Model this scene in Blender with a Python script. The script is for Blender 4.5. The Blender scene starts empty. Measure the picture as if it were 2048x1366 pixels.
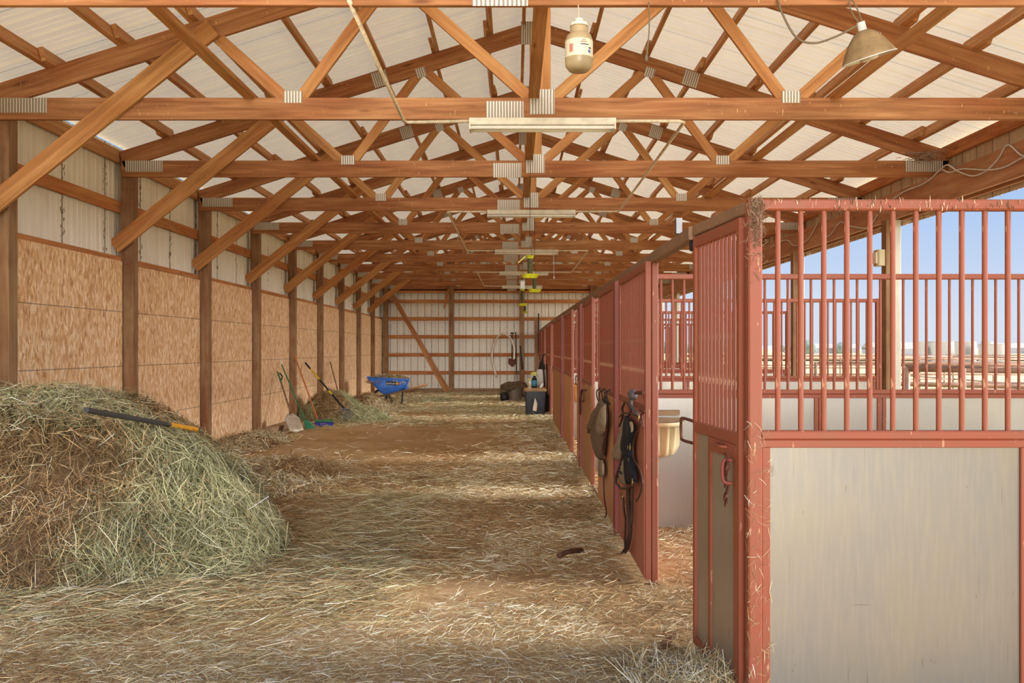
import bpy, math, random
import numpy as np
from mathutils import Vector, Matrix
random.seed(7); rng = np.random.default_rng(11)
SC = bpy.context.scene; COL = SC.collection
# ---------------------------------------------------------------- camera
EYE = 1.45; F = 1763.0
cam = bpy.data.cameras.new('camera'); co = bpy.data.objects.new('camera', cam); COL.objects.link(co)
co.location = (0, 0, EYE); co.rotation_euler = (math.pi/2, 0, 0)
cam.sensor_width = 36; cam.lens = F/2048*36; cam.shift_x = -5/2048; cam.shift_y = 14/2048
cam.clip_start = .05; cam.clip_end = 3000
SC.camera = co
# ---------------------------------------------------------------- world, sun, exposure
SC.view_settings.view_transform = 'Standard'; SC.view_settings.look = 'None'
SC.view_settings.gamma = 1; SC.view_settings.exposure = 0.15; SC.view_settings.use_curve_mapping = False
W = bpy.data.worlds.new('world'); SC.world = W; W.use_nodes = True
nt = W.node_tree; nt.nodes.clear()
wo = nt.nodes.new('ShaderNodeOutputWorld'); bg = nt.nodes.new('ShaderNodeBackground')
tc = nt.nodes.new('ShaderNodeTexCoord'); sx = nt.nodes.new('ShaderNodeSeparateXYZ'); cr = nt.nodes.new('ShaderNodeValToRGB')
nt.links.new(tc.outputs['Generated'], sx.inputs[0]); nt.links.new(sx.outputs['Z'], cr.inputs[0])
cr.color_ramp.elements[0].position = 0.0; cr.color_ramp.elements[0].color = (.70, .74, .84, 1)
cr.color_ramp.elements[1].position = .75; cr.color_ramp.elements[1].color = (.27, .46, .86, 1)
for p, c in ((.03, (.68, .74, .87)), (.09, (.53, .66, .88)), (.19, (.34, .53, .87))):
    e = cr.color_ramp.elements.new(p); e.color = (*c, 1)
nz = nt.nodes.new('ShaderNodeTexNoise'); nz.inputs['Scale'].default_value = 2.2; nz.inputs['Detail'].default_value = 5
mp = nt.nodes.new('ShaderNodeMapping'); mp.inputs['Scale'].default_value = (1, 1, 5)
nt.links.new(tc.outputs['Generated'], mp.inputs[0]); nt.links.new(mp.outputs[0], nz.inputs['Vector'])
r2 = nt.nodes.new('ShaderNodeValToRGB'); r2.color_ramp.elements[0].position = .55; r2.color_ramp.elements[0].color = (0, 0, 0, 1)
r2.color_ramp.elements[1].position = .8; r2.color_ramp.elements[1].color = (.35, .35, .35, 1)
mxw = nt.nodes.new('ShaderNodeMixRGB'); mxw.inputs['Color2'].default_value = (.85, .88, .93, 1)
nt.links.new(nz.outputs['Fac'], r2.inputs[0]); nt.links.new(r2.outputs[0], mxw.inputs['Fac']); nt.links.new(cr.outputs[0], mxw.inputs['Color1'])
nt.links.new(mxw.outputs[0], bg.inputs[0]); bg.inputs[1].default_value = .92; nt.links.new(bg.outputs[0], wo.inputs[0])

def lamp(name, kind, energy, loc=(0, 0, 0), rot=(0, 0, 0), col=(1, 1, 1), **kw):
    l = bpy.data.lights.new(name, kind); l.energy = energy; l.color = col
    for k, v in kw.items(): setattr(l, k, v)
    o = bpy.data.objects.new(name, l); COL.objects.link(o); o.location = loc; o.rotation_euler = rot
    return o
def aim(o, d): o.rotation_euler = Vector(d).to_track_quat('-Z', 'Y').to_euler()
sun = lamp('sun', 'SUN', 4.2, col=(1, .95, .87), angle=math.radians(1)); aim(sun, (.52, -.12, -1))
# added area fill lamp behind the camera, brightening the near interior
dl = lamp('fill_near_end', 'AREA', 90, (.2, -3.0, 2.3), col=(1, .96, .9), shape='RECTANGLE', size=9, size_y=4.2); aim(dl, (0, 1, .04))
# added soft sun lamps from the right, filling the aisle and left wall
ol = lamp('fill_side', 'SUN', 6.0, col=(.97, .98, 1), angle=math.radians(20)); aim(ol, (-1, .0, -.40))
ol2 = lamp('fill_side_low', 'SUN', 3.0, col=(1, .97, .93), angle=math.radians(30)); aim(ol2, (-1, .12, -.09))  # second added sun, flatter, to brighten the strand board wall
# added soft sun lamp from behind the camera, filling down the aisle
bl = lamp('fill_aisle', 'SUN', 3.7, col=(1, .97, .92), angle=math.radians(24)); aim(bl, (.0, 1, -.06))
C = SC.cycles
C.max_bounces = 7; C.diffuse_bounces = 5; C.glossy_bounces = 3; C.transmission_bounces = 4; C.transparent_max_bounces = 6
C.use_denoising = True; C.caustics_reflective = False; C.caustics_refractive = False
C.use_adaptive_sampling = True; C.adaptive_threshold = .02
# ---------------------------------------------------------------- materials
def lin(c):
    return tuple(((x/255)/12.92 if x/255 <= .04045 else ((x/255+.055)/1.055)**2.4) for x in c)
class N:
    def __init__(s, name):
        s.m = bpy.data.materials.new(name); s.m.use_nodes = True; s.t = s.m.node_tree; s.b = s.t.nodes['Principled BSDF']
    def n(s, typ, **kw):
        o = s.t.nodes.new('ShaderNode'+typ)
        for k, v in kw.items():
            if k in o.inputs.keys(): s.put(o.inputs[k], v)
            else: setattr(o, k, v)
        return o
    def put(s, i, v):
        if hasattr(v, 'links') or isinstance(v, bpy.types.NodeSocket): s.t.links.new(v, i)
        else: i.default_value = v
    def coord(s, kind='UV'): return s.n('TexCoord').outputs[kind]
    def map(s, v, scale=(1, 1, 1), rot=(0, 0, 0), loc=(0, 0, 0)):
        o = s.n('Mapping'); s.put(o.inputs['Vector'], v); o.inputs['Scale'].default_value = scale; o.inputs['Rotation'].default_value = rot; s.put(o.inputs['Location'], loc)
        return o.outputs[0]
    def noise(s, v, scale, detail=4, rough=.55, dist=0):
        o = s.n('TexNoise'); s.put(o.inputs['Vector'], v); o.inputs['Scale'].default_value = scale; o.inputs['Detail'].default_value = detail
        o.inputs['Roughness'].default_value = rough; o.inputs['Distortion'].default_value = dist
        return o.outputs['Fac']
    def ramp(s, f, stops):
        o = s.n('ValToRGB'); s.put(o.inputs[0], f); el = o.color_ramp.elements
        for i, (p, c) in enumerate(stops):
            e = el[i] if i < 2 else el.new(p)
            e.position = p; e.color = (*c, 1) if len(c) == 3 else c
        return o.outputs[0]
    def rampf(s, f, a, b, lo=0, hi=1): return s.ramp(f, ((a, (lo,)*3), (b, (hi,)*3)))
    def mix(s, f, a, b, mode='MIX'):
        o = s.n('MixRGB'); o.blend_type = mode; s.put(o.inputs[0], f)
        for i, v in ((1, a), (2, b)):
            if isinstance(v, tuple): v = (*v, 1)
            s.put(o.inputs[i], v)
        return o.outputs[0]
    def math(s, op, a, b=0):
        o = s.n('Math'); o.operation = op; s.put(o.inputs[0], a); s.put(o.inputs[1], b); return o.outputs[0]
    def rnd(s): return s.n('ObjectInfo').outputs['Random']
    def bump(s, h, strength=.3, dist=.01):
        o = s.n('Bump'); s.put(o.inputs['Height'], h); o.inputs['Strength'].default_value = strength; o.inputs['Distance'].default_value = dist
        s.t.links.new(o.outputs[0], s.b.inputs['Normal'])
    def fin(s, col, rough=.7, metal=0, spec=.3):
        if isinstance(col, tuple): col = (*col, 1)
        s.put(s.b.inputs['Base Color'], col); s.put(s.b.inputs['Roughness'], rough); s.b.inputs['Metallic'].default_value = metal
        s.b.inputs['Specular IOR Level'].default_value = spec
        return s.m

def wood(name, lo, mid, hi, specks=.0, vary=.35, grain=22, dust=.0):
    s = N(name); uv = s.coord('UV'); r = s.rnd()
    off = s.n('CombineXYZ'); s.put(off.inputs[0], s.math('MULTIPLY', r, 37.)); s.put(off.inputs[1], s.math('MULTIPLY', r, 11.))
    v = s.map(uv, (1.3, grain, 1), loc=off.outputs[0]); g = s.noise(v, 1.0, 6, .6, .6)
    g2 = s.noise(s.map(uv, (.8, 3, 1), loc=off.outputs[0]), 1.3, 3, .5)
    c = s.ramp(g, ((.3, lin(lo)), (.52, lin(mid)), (.75, lin(hi))))
    c = s.mix(s.rampf(g2, .3, .75, 0, .55), c, s.mix(1.0, c, lin((205, 130, 80)), 'MULTIPLY'))
    kn = s.n('TexVoronoi'); s.put(kn.inputs['Vector'], s.map(uv, (1.1, 5.5, 1), loc=off.outputs[0])); kn.inputs['Scale'].default_value = 1
    c = s.mix(s.rampf(kn.outputs['Distance'], .03, .10, .75, 0), c, lin((95, 50, 25)))
    c = s.mix(s.math('MULTIPLY', r, vary), c, s.mix(1.0, c, lin((225, 190, 150)), 'MULTIPLY'))
    if dust: c = s.mix(s.rampf(s.noise(s.coord('Object'), 3.5, 5), .35, .7, 0, dust), c, lin((176, 150, 110)))
    if specks:
        sp = s.noise(s.map(uv, (55, 14, 1)), 1., 3, .5); big = s.noise(uv, .9, 2)
        f = s.math('MULTIPLY', s.rampf(sp, .67, .71, 0, 1), s.rampf(big, .42, .6, 0, specks)); c = s.mix(f, c, lin((232, 200, 140)))
    s.bump(g, .25, .004)
    return s.fin(c, .72)
M = {}
M['truss'] = wood('truss_lumber', (142, 96, 60), (176, 126, 82), (206, 158, 110), specks=.8)
M['web'] = wood('web_lumber', (164, 116, 68), (194, 144, 88), (216, 170, 114), specks=.25)
M['post'] = wood('post_lumber', (114, 82, 54), (144, 110, 78), (172, 140, 106), grain=16, dust=.35)
M['girt'] = wood('girt_lumber', (158, 98, 52), (196, 132, 76), (222, 168, 108), specks=.5, dust=.2)
M['purlin'] = wood('purlin_lumber', (168, 116, 72), (210, 158, 104), (236, 200, 150), specks=.9, dust=.35)
M['header'] = wood('header_lumber', (160, 112, 82), (184, 138, 104), (204, 164, 128), grain=14, dust=.3)
M['greywood'] = wood('weathered_lumber', (120, 98, 78), (152, 128, 104), (178, 156, 130), grain=14, dust=.5)

def sheet_metal(name, base, seam=.914, dirt=.35, vert=False, lw=.007):
    s = N(name); uv = s.coord('UV')
    sp = s.n('SeparateXYZ'); s.put(sp.inputs[0], uv)
    u = s.math('FRACT', s.math('DIVIDE', sp.outputs[0], seam))
    line = s.math('LESS_THAN', s.math('ABSOLUTE', s.math('SUBTRACT', u, .5)), lw)
    n1 = s.noise(s.map(uv, (9, .6, 1)), 1.2, 5, .6); n2 = s.noise(s.map(uv, (1.2, 1.2, 1)), 1.5, 4)
    c = s.mix(s.rampf(n1, .35, .75, 0, dirt), base, s.mix(1., base, lin((196, 176, 150)), 'MULTIPLY'))
    c = s.mix(s.rampf(n2, .5, .8, 0, dirt*.7), c, s.mix(1., base, lin((190, 165, 135)), 'MULTIPLY'))
    c = s.mix(s.math('MULTIPLY', line, .8), c, lin((88, 70, 52)))
    if vert:
        sp2 = s.noise(s.map(uv, (30, 14, 1)), 1, 3); near = s.math('LESS_THAN', s.math('ABSOLUTE', s.math('SUBTRACT', u, .5)), .05)
        c = s.mix(s.math('MULTIPLY', near, s.rampf(sp2, .56, .6)), c, lin((92, 72, 52)))
    return s.fin(c, .5, 0, .35)
M['roof'] = sheet_metal('roof_sheet', lin((236, 224, 196)))
def translucent(m, f, c):   # translucency added to the metal roof sheet to brighten the interior
    t = m.node_tree; out = [n for n in t.nodes if n.type == 'OUTPUT_MATERIAL'][0]; b = t.nodes['Principled BSDF']
    tr = t.nodes.new('ShaderNodeBsdfTranslucent'); mx = t.nodes.new('ShaderNodeMixShader'); tr.inputs[0].default_value = (*c, 1); mx.inputs[0].default_value = f
    t.links.new(b.outputs[0], mx.inputs[1]); t.links.new(tr.outputs[0], mx.inputs[2]); t.links.new(mx.outputs[0], out.inputs[0])
translucent(M['roof'], .175, (1, .89, .68))
M['siding'] = sheet_metal('siding_sheet', lin((240, 236, 222)), vert=True, dirt=.3)
M['siding_end'] = sheet_metal('siding_end', lin((240, 236, 222)), seam=.23, vert=True, dirt=.25, lw=.035)
M['siding_out'] = sheet_metal('siding_outer', lin((226, 206, 176)), seam=.305, dirt=.4)

def osb():
    s = N('strand_board'); uv = s.coord('UV')
    nd = s.noise(s.map(uv, (7, 4, 1)), 1.5, 2); dv = s.n('VectorMath'); dv.operation = 'ADD'
    cmb = s.n('CombineXYZ'); s.put(cmb.inputs[0], s.math('MULTIPLY', nd, .08)); s.put(dv.inputs[0], uv); s.put(dv.inputs[1], cmb.outputs[0])
    def layer(sc, rot):
        v = s.n('TexVoronoi'); s.put(v.inputs['Vector'], s.map(dv.outputs[0], sc, (0, 0, rot))); v.inputs['Scale'].default_value = 1
        sc_ = s.n('SeparateColor'); s.put(sc_.inputs[0], v.outputs['Color']); return sc_.outputs[0]
    a = layer((58, 17, 1), .25); b = layer((44, 12, 1), -.4)
    pal = ((0, lin((180, 124, 76))), (.25, lin((214, 164, 112))), (.62, lin((234, 194, 144))), (1, lin((255, 236, 204))))
    c = s.mix(.5, s.ramp(a, pal), s.ramp(b, pal))
    fine = s.noise(s.map(dv.outputs[0], (120, 10, 1)), 1, 3)
    c = s.mix(s.rampf(fine, .4, .7, .0, .35), c, lin((176, 126, 88)))
    sp = s.n('SeparateXYZ'); s.put(sp.inputs[0], uv)
    fr = s.math('FRACT', s.math('DIVIDE', sp.outputs[1], .61))
    ln = s.math('LESS_THAN', s.math('ABSOLUTE', s.math('SUBTRACT', fr, .5)), .009)
    c = s.mix(s.math('MULTIPLY', ln, .6), c, lin((84, 72, 66)))
    st = s.noise(s.map(uv, (1.2, .8, 1)), 1.6, 4)
    c = s.mix(s.rampf(st, .55, .8, 0, .35), c, lin((176, 128, 92)))
    s.bump(a, .1, .003)
    return s.fin(c, .7)
M['osb'] = osb()

def paint(name, base, dirt, amt=.5, rough=.5, specks=.5):
    s = N(name); o = s.coord('Object')
    n1 = s.noise(o, 4, 6, .65); n2 = s.noise(s.map(o, (60, 60, 12)), 1, 3)
    c = s.mix(s.rampf(n1, .4, .75, 0, amt), lin(base), lin(dirt))
    c = s.mix(s.rampf(n2, .66, .70, 0, specks), c, lin((214, 170, 130)))
    s.bump(n1, .08, .004)
    return s.fin(c, rough, 0, .35)
M['red'] = paint('red_steel_paint', (146, 74, 50), (132, 84, 56), .75)
M['reddark'] = paint('dark_red_steel_paint', (128, 56, 46), (110, 62, 48), .5)
M['track'] = paint('dusty_brown_steel', (140, 104, 74), (116, 84, 60), .8, .7)
M['redsheet'] = paint('red_brown_sheet', (178, 100, 78), (184, 122, 84), .8, .55, .2)
M['tansheet'] = paint('tan_sheet', (206, 146, 98), (184, 126, 84), .6, .6, .1)

def galv(name, base, metal=.35, rough=.42, warm=(206, 190, 160), amt=.3):
    s = N(name); o = s.coord('Object')
    n1 = s.noise(s.map(o, (2, 2, 1.2)), 1.4, 5, .6); n2 = s.noise(s.map(o, (70, 70, 6)), 1, 4); sp = s.noise(s.map(o, (26, 26, 9)), 1, 3, .6)
    c = s.mix(s.rampf(n1, .38, .7, 0, amt), lin(base), lin(warm))
    c = s.mix(s.rampf(n2, .45, .75, 0, .25), c, lin((168, 154, 130)))
    c = s.mix(s.rampf(sp, .70, .73, 0, .6), c, lin((112, 94, 74)))
    s.bump(n1, .12, .01)
    return s.fin(c, rough, metal, .4)
M['galv'] = galv('galvanised_panel', (172, 167, 158), .45, .36)
def scuffed():
    m = galv('scuffed_galvanised_panel', (134, 129, 122), .5, .36, (156, 142, 114), .4); s = N.__new__(N); s.m = m; s.t = m.node_tree; s.b = s.t.nodes['Principled BSDF']
    src = s.b.inputs['Base Color'].links[0].from_socket; o = s.coord('Object')
    v = s.noise(s.map(o, (110, 110, 2.6), (0, .0, 0)), 1, 2, .5); h = s.noise(s.map(o, (3, 3, 60), (0, .12, 0)), 1, 2, .5); big = s.noise(o, 2.2, 3)
    c = s.mix(s.math('MULTIPLY', s.rampf(v, .68, .72), s.rampf(big, .45, .6)), src, lin((112, 98, 80)))
    c = s.mix(s.math('MULTIPLY', s.rampf(h, .76, .79), .8), c, lin((96, 86, 74)))
    sp = s.n('SeparateXYZ'); s.put(sp.inputs[0], o); e = s.math('ADD', sp.outputs[0], s.math('MULTIPLY', s.noise(o, 14, 5, .7), .14))
    c = s.mix(s.rampf(e, 1.10, 1.16, 0, .85), c, lin((126, 100, 76)))     # grime caked along the joint at the right edge
    s.put(s.b.inputs['Base Color'], c); return m
M['scuffed'] = scuffed()
M['galvbrown'] = galv('brown_stained_panel', (156, 138, 114), .3, .42, (150, 120, 88), .6)
def plate():
    s = N('truss_plate'); uv = s.coord('UV'); w = s.n('TexWave'); s.put(w.inputs['Vector'], uv); w.inputs['Scale'].default_value = 4.8
    w.inputs['Distortion'].default_value = .6; w.bands_direction = 'X'
    n = s.noise(uv, 60, 2)
    c = s.mix(w.outputs['Color'], lin((128, 116, 100)), lin((226, 216, 200))); c = s.mix(s.rampf(n, .5, .6, 0, .35), c, lin((134, 118, 98)))
    s.bump(w.outputs['Fac'], .4, .003); return s.fin(c, .5, .3)
M['plate'] = plate()
def planks(name, a, b, pitch=.14):
    s = N(name); uv = s.coord('UV'); sp = s.n('SeparateXYZ'); s.put(sp.inputs[0], uv)
    fr = s.math('FRACT', s.math('DIVIDE', sp.outputs[0], pitch)); ln = s.math('LESS_THAN', fr, .06)
    g = s.noise(s.map(uv, (18, 1.2, 1)), 1, 5); c = s.ramp(g, ((.3, lin(a)), (.7, lin(b)))); c = s.mix(s.math('MULTIPLY', ln, .8), c, lin((80, 50, 32)))
    s.bump(g, .2, .004); return s.fin(c, .75)
M['planks'] = planks('door_planks', (168, 120, 82), (206, 156, 110))
def flat(name, c, rough=.6, metal=0, var=.15, sc=12, spec=.3):
    s = N(name); n = s.noise(s.coord('Object'), sc, 4)
    cc = s.mix(s.rampf(n, .3, .7, 0, 1), lin(c), lin(tuple(x*(1-var) for x in c))); return s.fin(cc, rough, metal, spec)
M['lampwhite'] = flat('dusty_white_enamel', (246, 238, 220), .5, 0, .15, 8)
M['tube'] = flat('fluorescent_tube_off', (252, 248, 238), .3, 0, .04)
M['conduit'] = flat('conduit_pipe', (240, 222, 192), .5, 0, .2, 20)
M['trim'] = flat('post_trim_white', (214, 204, 184), .6, 0, .1, 3)
M['yellow'] = flat('yellow_plastic', (206, 200, 44), .4, 0, .25, 20)
M['darkfly'] = flat('fly_covered_sleeve', (88, 80, 34), .7, 0, .6, 90)
M['black'] = flat('black_rubber', (34, 32, 34), .6, 0, .3)
M['charcoal'] = flat('charcoal_plastic', (60, 60, 66), .45, 0, .25, 6)
M['dustlid'] = flat('dusty_lid', (158, 124, 84), .7, 0, .2, 6)
M['blue'] = flat('blue_poly_tray', (62, 120, 214), .35, 0, .18, 5)
M['bluebrush'] = flat('blue_brush', (46, 56, 150), .6)
M['greenh'] = flat('green_handle', (58, 116, 72), .5)
M['greenhead'] = flat('green_broom_bristle', (66, 140, 104), .7)
M['woodh'] = flat('wooden_handle', (188, 112, 58), .6, 0, .2, 30)
M['dullh'] = flat('worn_wooden_handle', (136, 106, 76), .6, 0, .25, 30)
M['yellowh'] = flat('yellow_handle', (222, 186, 40), .4)
M['orange'] = flat('orange_yellow_grip', (214, 148, 34), .45, 0, .15)
M['darkgrip'] = flat('dark_grey_grip', (62, 58, 54), .6)
M['alu'] = flat('dusty_aluminium', (186, 168, 146), .45, .3, .15)
M['steel'] = flat('worn_steel', (120, 118, 118), .4, .6)
M['rust'] = flat('rusty_iron', (120, 68, 50), .7, .2, .4, 30)
M['jar'] = flat('dusty_clear_plastic', (196, 170, 128), .35, 0, .25, 5)
M['jarlabel'] = flat('jar_label', (226, 212, 186), .5, 0, .06)
M['ink'] = flat('dark_print', (56, 62, 84), .6); M['inkblue'] = flat('blue_print', (96, 124, 158), .6); M['inkred'] = flat('faded_red_print', (196, 130, 112), .6)
M['shade'] = flat('dusty_lamp_shade', (170, 140, 98), .6, .1, .3, 12)
M['shadein'] = flat('lamp_shade_inside', (226, 216, 196), .35, .2, .1)
M['cord'] = flat('grey_cord', (126, 106, 80), .6)
M['wirewhite'] = flat('white_cable', (222, 218, 214), .5)
M['string'] = flat('black_string', (48, 40, 34), .8)
M['tub'] = flat('tan_feeder_plastic', (204, 184, 142), .5, 0, .12, 3)
M['leather'] = flat('brown_leather', (78, 48, 34), .5, 0, .3, 20)
M['webbing'] = flat('black_webbing', (28, 28, 36), .75, 0, .3, 20)
M['canvas'] = flat('tan_canvas', (168, 144, 112), .85, 0, .2, 30)
M['mesh'] = flat('brown_fly_mesh', (132, 106, 82), .8, 0, .25, 60)
M['greycap'] = flat('grey_rubber_cap', (92, 82, 82), .5, 0, .2)
M['brass'] = flat('brass_hardware', (196, 160, 96), .3, .8)
M['rope'] = flat('dark_braided_rope', (74, 48, 34), .85, 0, .5, 120)
M['tarp'] = flat('brown_canvas_jacket', (104, 82, 58), .85, 0, .35, 9)
M['pail'] = flat('grey_brown_pail', (112, 96, 82), .5)
M['pvc'] = flat('white_hose', (214, 196, 172), .4, 0, .1)
M['white'] = flat('white_plastic', (226, 222, 214), .4)
M['labelblue'] = flat('blue_label', (70, 140, 170), .4)
M['nest'] = flat('nest_twigs', (196, 164, 140), .9, 0, .4, 40)
M['pipe_rail'] = flat('weathered_pipe_rail', (176, 140, 118), .5, .1, .3, 6)
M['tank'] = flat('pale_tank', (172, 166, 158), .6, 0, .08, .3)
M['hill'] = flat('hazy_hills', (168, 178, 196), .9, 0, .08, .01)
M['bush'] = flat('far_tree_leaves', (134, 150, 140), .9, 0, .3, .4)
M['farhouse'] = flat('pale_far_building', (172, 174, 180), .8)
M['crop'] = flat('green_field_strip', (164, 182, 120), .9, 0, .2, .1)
def ground(name, a, b, c3, sc):
    s = N(name); o = s.coord('Object'); n1 = s.noise(o, sc, 7, .6); n2 = s.noise(s.map(o, (1, 2.2, 1)), sc*5, 4); n3 = s.noise(o, .55, 3)
    c = s.mix(s.rampf(n1, .35, .65), lin(a), lin(b)); c = s.mix(s.rampf(n2, .5, .72, 0, .5), c, lin(c3)); c = s.mix(s.rampf(n3, .45, .7, 0, .4), c, s.mix(1., c, lin((222, 204, 170)), 'MULTIPLY'))
    s.bump(n2, .5, .02); return s.fin(c, .95, 0, .1)
M['dirt'] = ground('packed_dirt', (178, 146, 108), (160, 126, 84), (192, 162, 120), 1.6)
M['field'] = ground('dry_field', (214, 194, 146), (202, 184, 138), (188, 180, 128), .15)
def straw_mat(name, rough=.65):
    s = N(name); a = s.n('Attribute'); a.attribute_name = 'col'
    return s.fin(a.outputs['Color'], rough, 0, .25)
M['straw'] = straw_mat('straw_strands')

# ---------------------------------------------------------------- mesh helpers
class MB:
    def __init__(s): s.v = []; s.f = []; s.uv = []; s.mi = []; s.mats = []
    def _m(s, mat):
        if mat is None: return 0
        if mat not in s.mats: s.mats.append(mat)
        return s.mats.index(mat)
    def beam(s, p0, p1, w, h, up=(0, 0, 1), mat=None, ch=0.0):
        """box from p0 to p1; w across (side), h along up; ch = chamfer"""
        p0, p1 = Vector(p0), Vector(p1); d = p1-p0; L = d.length; d.normalize(); up = Vector(up)
        side = d.cross(up); side.normalize(); upv = side.cross(d)
        if ch:
            a, b = w/2, h/2; prof = [(-a+ch, -b), (a-ch, -b), (a, -b+ch), (a, b-ch), (a-ch, b), (-a+ch, b), (-a, b-ch), (-a, -b+ch)]
        else: prof = [(-w/2, -h/2), (w/2, -h/2), (w/2, h/2), (-w/2, h/2)]
        n = len(prof); i0 = len(s.v); uo = random.random()*9; vo = random.random()*5
        for p in (p0, p1):
            for a, b in prof: s.v.append(p+side*a+upv*b)
        per = [0]
        for k in range(n):
            a, b = prof[k], prof[(k+1) % n]; per.append(per[-1]+math.hypot(a[0]-b[0], a[1]-b[1]))
        m = s._m(mat)
        for k in range(n):
            k2 = (k+1) % n; s.f.append((i0+k, i0+k2, i0+n+k2, i0+n+k)); s.mi.append(m)
            s.uv += [(uo, vo+per[k]), (uo, vo+per[k+1]), (uo+L, vo+per[k+1]), (uo+L, vo+per[k])]
        s.f.append(tuple(i0+k for k in reversed(range(n)))); s.uv += [(uo+prof[k][0], vo+prof[k][1]) for k in reversed(range(n))]; s.mi.append(m)
        s.f.append(tuple(i0+n+k for k in range(n))); s.uv += [(uo+prof[k][0], vo+prof[k][1]) for k in range(n)]; s.mi.append(m)
        return s
    def box(s, x0, x1, y0, y1, z0, z1, mat=None, ch=0.0):
        dx, dy, dz = x1-x0, y1-y0, z1-z0; cx, cy, cz = (x0+x1)/2, (y0+y1)/2, (z0+z1)/2
        if dz >= dx and dz >= dy: return s.beam((cx, cy, z0), (cx, cy, z1), dx, dy, (0, 1, 0), mat, ch)
        if dx >= dy: return s.beam((x0, cy, cz), (x1, cy, cz), dy, dz, (0, 0, 1), mat, ch)
        return s.beam((cx, y0, cz), (cx, y1, cz), dx, dz, (0, 0, 1), mat, ch)
    def tube(s, pts, r, n=8, mat=None, cap=True):
        pts = [Vector(p) for p in pts]; i0 = len(s.v); m = s._m(mat); u = 0
        rs = r if isinstance(r, (list, tuple)) else [r]*len(pts)
        prev = None; us = [0]
        for i, p in enumerate(pts):
            d = (pts[min(i+1, len(pts)-1)]-pts[max(i-1, 0)]).normalized()
            if prev is None:
                a = Vector((0, 0, 1)) if abs(d.z) < .9 else Vector((1, 0, 0)); x = d.cross(a).normalized()
            else:
                x = prev-d*prev.dot(d)
                x = x.normalized() if x.length > 1e-6 else d.orthogonal().normalized()
            prev = x; y = d.cross(x)
            for k in range(n):
                t = 2*math.pi*k/n; s.v.append(p+(x*math.cos(t)+y*math.sin(t))*rs[i])
            if i: us.append(us[-1]+(p-pts[i-1]).length)
        for i in range(len(pts)-1):
            for k in range(n):
                k2 = (k+1) % n; a = i0+i*n
                s.f.append((a+k, a+k2, a+n+k2, a+n+k)); s.mi.append(m)
                s.uv += [(us[i], k/n), (us[i], (k+1)/n), (us[i+1], (k+1)/n), (us[i+1], k/n)]
        if cap:
            s.f.append(tuple(i0+k for k in reversed(range(n)))); s.uv += [(0, 0)]*n; s.mi.append(m)
            e = i0+(len(pts)-1)*n; s.f.append(tuple(e+k for k in range(n))); s.uv += [(0, 0)]*n; s.mi.append(m)
        return s
    def lathe(s, prof, c=(0, 0, 0), n=24, mat=None, M4=None, a0=0, a1=2*math.pi):
        c = Vector(c); i0 = len(s.v); m = s._m(mat); full = abs(a1-a0-2*math.pi) < 1e-6; cols = n if full else n+1
        for r, z in prof:
            for k in range(cols):
                t = a0+(a1-a0)*k/n; p = Vector((r*math.cos(t), r*math.sin(t), z))
                if M4 is not None: p = M4 @ p
                s.v.append(c+p)
        for i in range(len(prof)-1):
            for k in range(n):
                k2 = (k+1) % cols; a = i0+i*cols; s.f.append((a+k, a+k2, a+cols+k2, a+cols+k)); s.mi.append(m)
                s.uv += [(k/n, i), ((k+1)/n, i), ((k+1)/n, i+1), (k/n, i+1)]
        return s
    def poly(s, pts, thick, nrm, mat=None):
        """extruded polygon"""
        nrm = Vector(nrm).normalized()*thick; i0 = len(s.v); n = len(pts); m = s._m(mat); pts = [Vector(p) for p in pts]
        s.v += pts+[p+nrm for p in pts]
        s.f.append(tuple(range(i0, i0+n))); s.uv += [(p.x+p.y, p.z) for p in pts]; s.mi.append(m)
        s.f.append(tuple(reversed(range(i0+n, i0+2*n)))); s.uv += [(p.x+p.y, p.z) for p in reversed(pts)]; s.mi.append(m)
        for k in range(n):
            k2 = (k+1) % n; s.f.append((i0+k2, i0+k, i0+n+k, i0+n+k2)); s.mi.append(m); s.uv += [(0, 0), (.1, 0), (.1, .1), (0, .1)]
        return s
    def ball(s, c, rad, mat=None, n=12, jit=0.0):
        c = Vector(c); prof = []; i0 = len(s.v); R = rad if isinstance(rad, (tuple, list)) else (rad,)*3; rows = n//2; m = s._m(mat)
        for i in range(rows+1):
            ph = math.pi*i/rows
            for k in range(n):
                t = 2*math.pi*k/n; q = 1+random.uniform(-jit, jit)
                s.v.append(c+Vector((R[0]*math.sin(ph)*math.cos(t)*q, R[1]*math.sin(ph)*math.sin(t)*q, R[2]*math.cos(ph)*q)))
        for i in range(rows):
            for k in range(n):
                k2 = (k+1) % n; a = i0+i*n; s.f.append((a+k, a+n+k, a+n+k2, a+k2)); s.mi.append(m); s.uv += [(0, 0)]*4
        return s
    def build(s, name, mat=None, parent=None, smooth=False, loc=None):
        me = bpy.data.meshes.new(name); me.from_pydata([tuple(v) for v in s.v], [], s.f)
        if s.mats:
            for k in s.mats: me.materials.append(M[k])
            me.polygons.foreach_set('material_index', s.mi)
        else: me.materials.append(M[mat] if isinstance(mat, str) else mat)
        uvl = me.uv_layers.new(name='UVMap'); uvl.data.foreach_set('uv', [c for t in s.uv for c in t])
        if smooth: me.shade_smooth() if smooth is True else me.set_sharp_from_angle(angle=smooth)
        if smooth and smooth is not True: me.polygons.foreach_set('use_smooth', [True]*len(me.polygons))
        me.update(); o = bpy.data.objects.new(name, me); COL.objects.link(o)
        if parent is not None: o.parent = parent
        if loc is not None: o.location = loc
        return o
def tag(o, label=None, cat=None, group=None, kind=None):
    if label: o['label'] = label
    if cat: o['category'] = cat
    if group: o['group'] = group
    if kind: o['kind'] = kind
    return o
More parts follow.
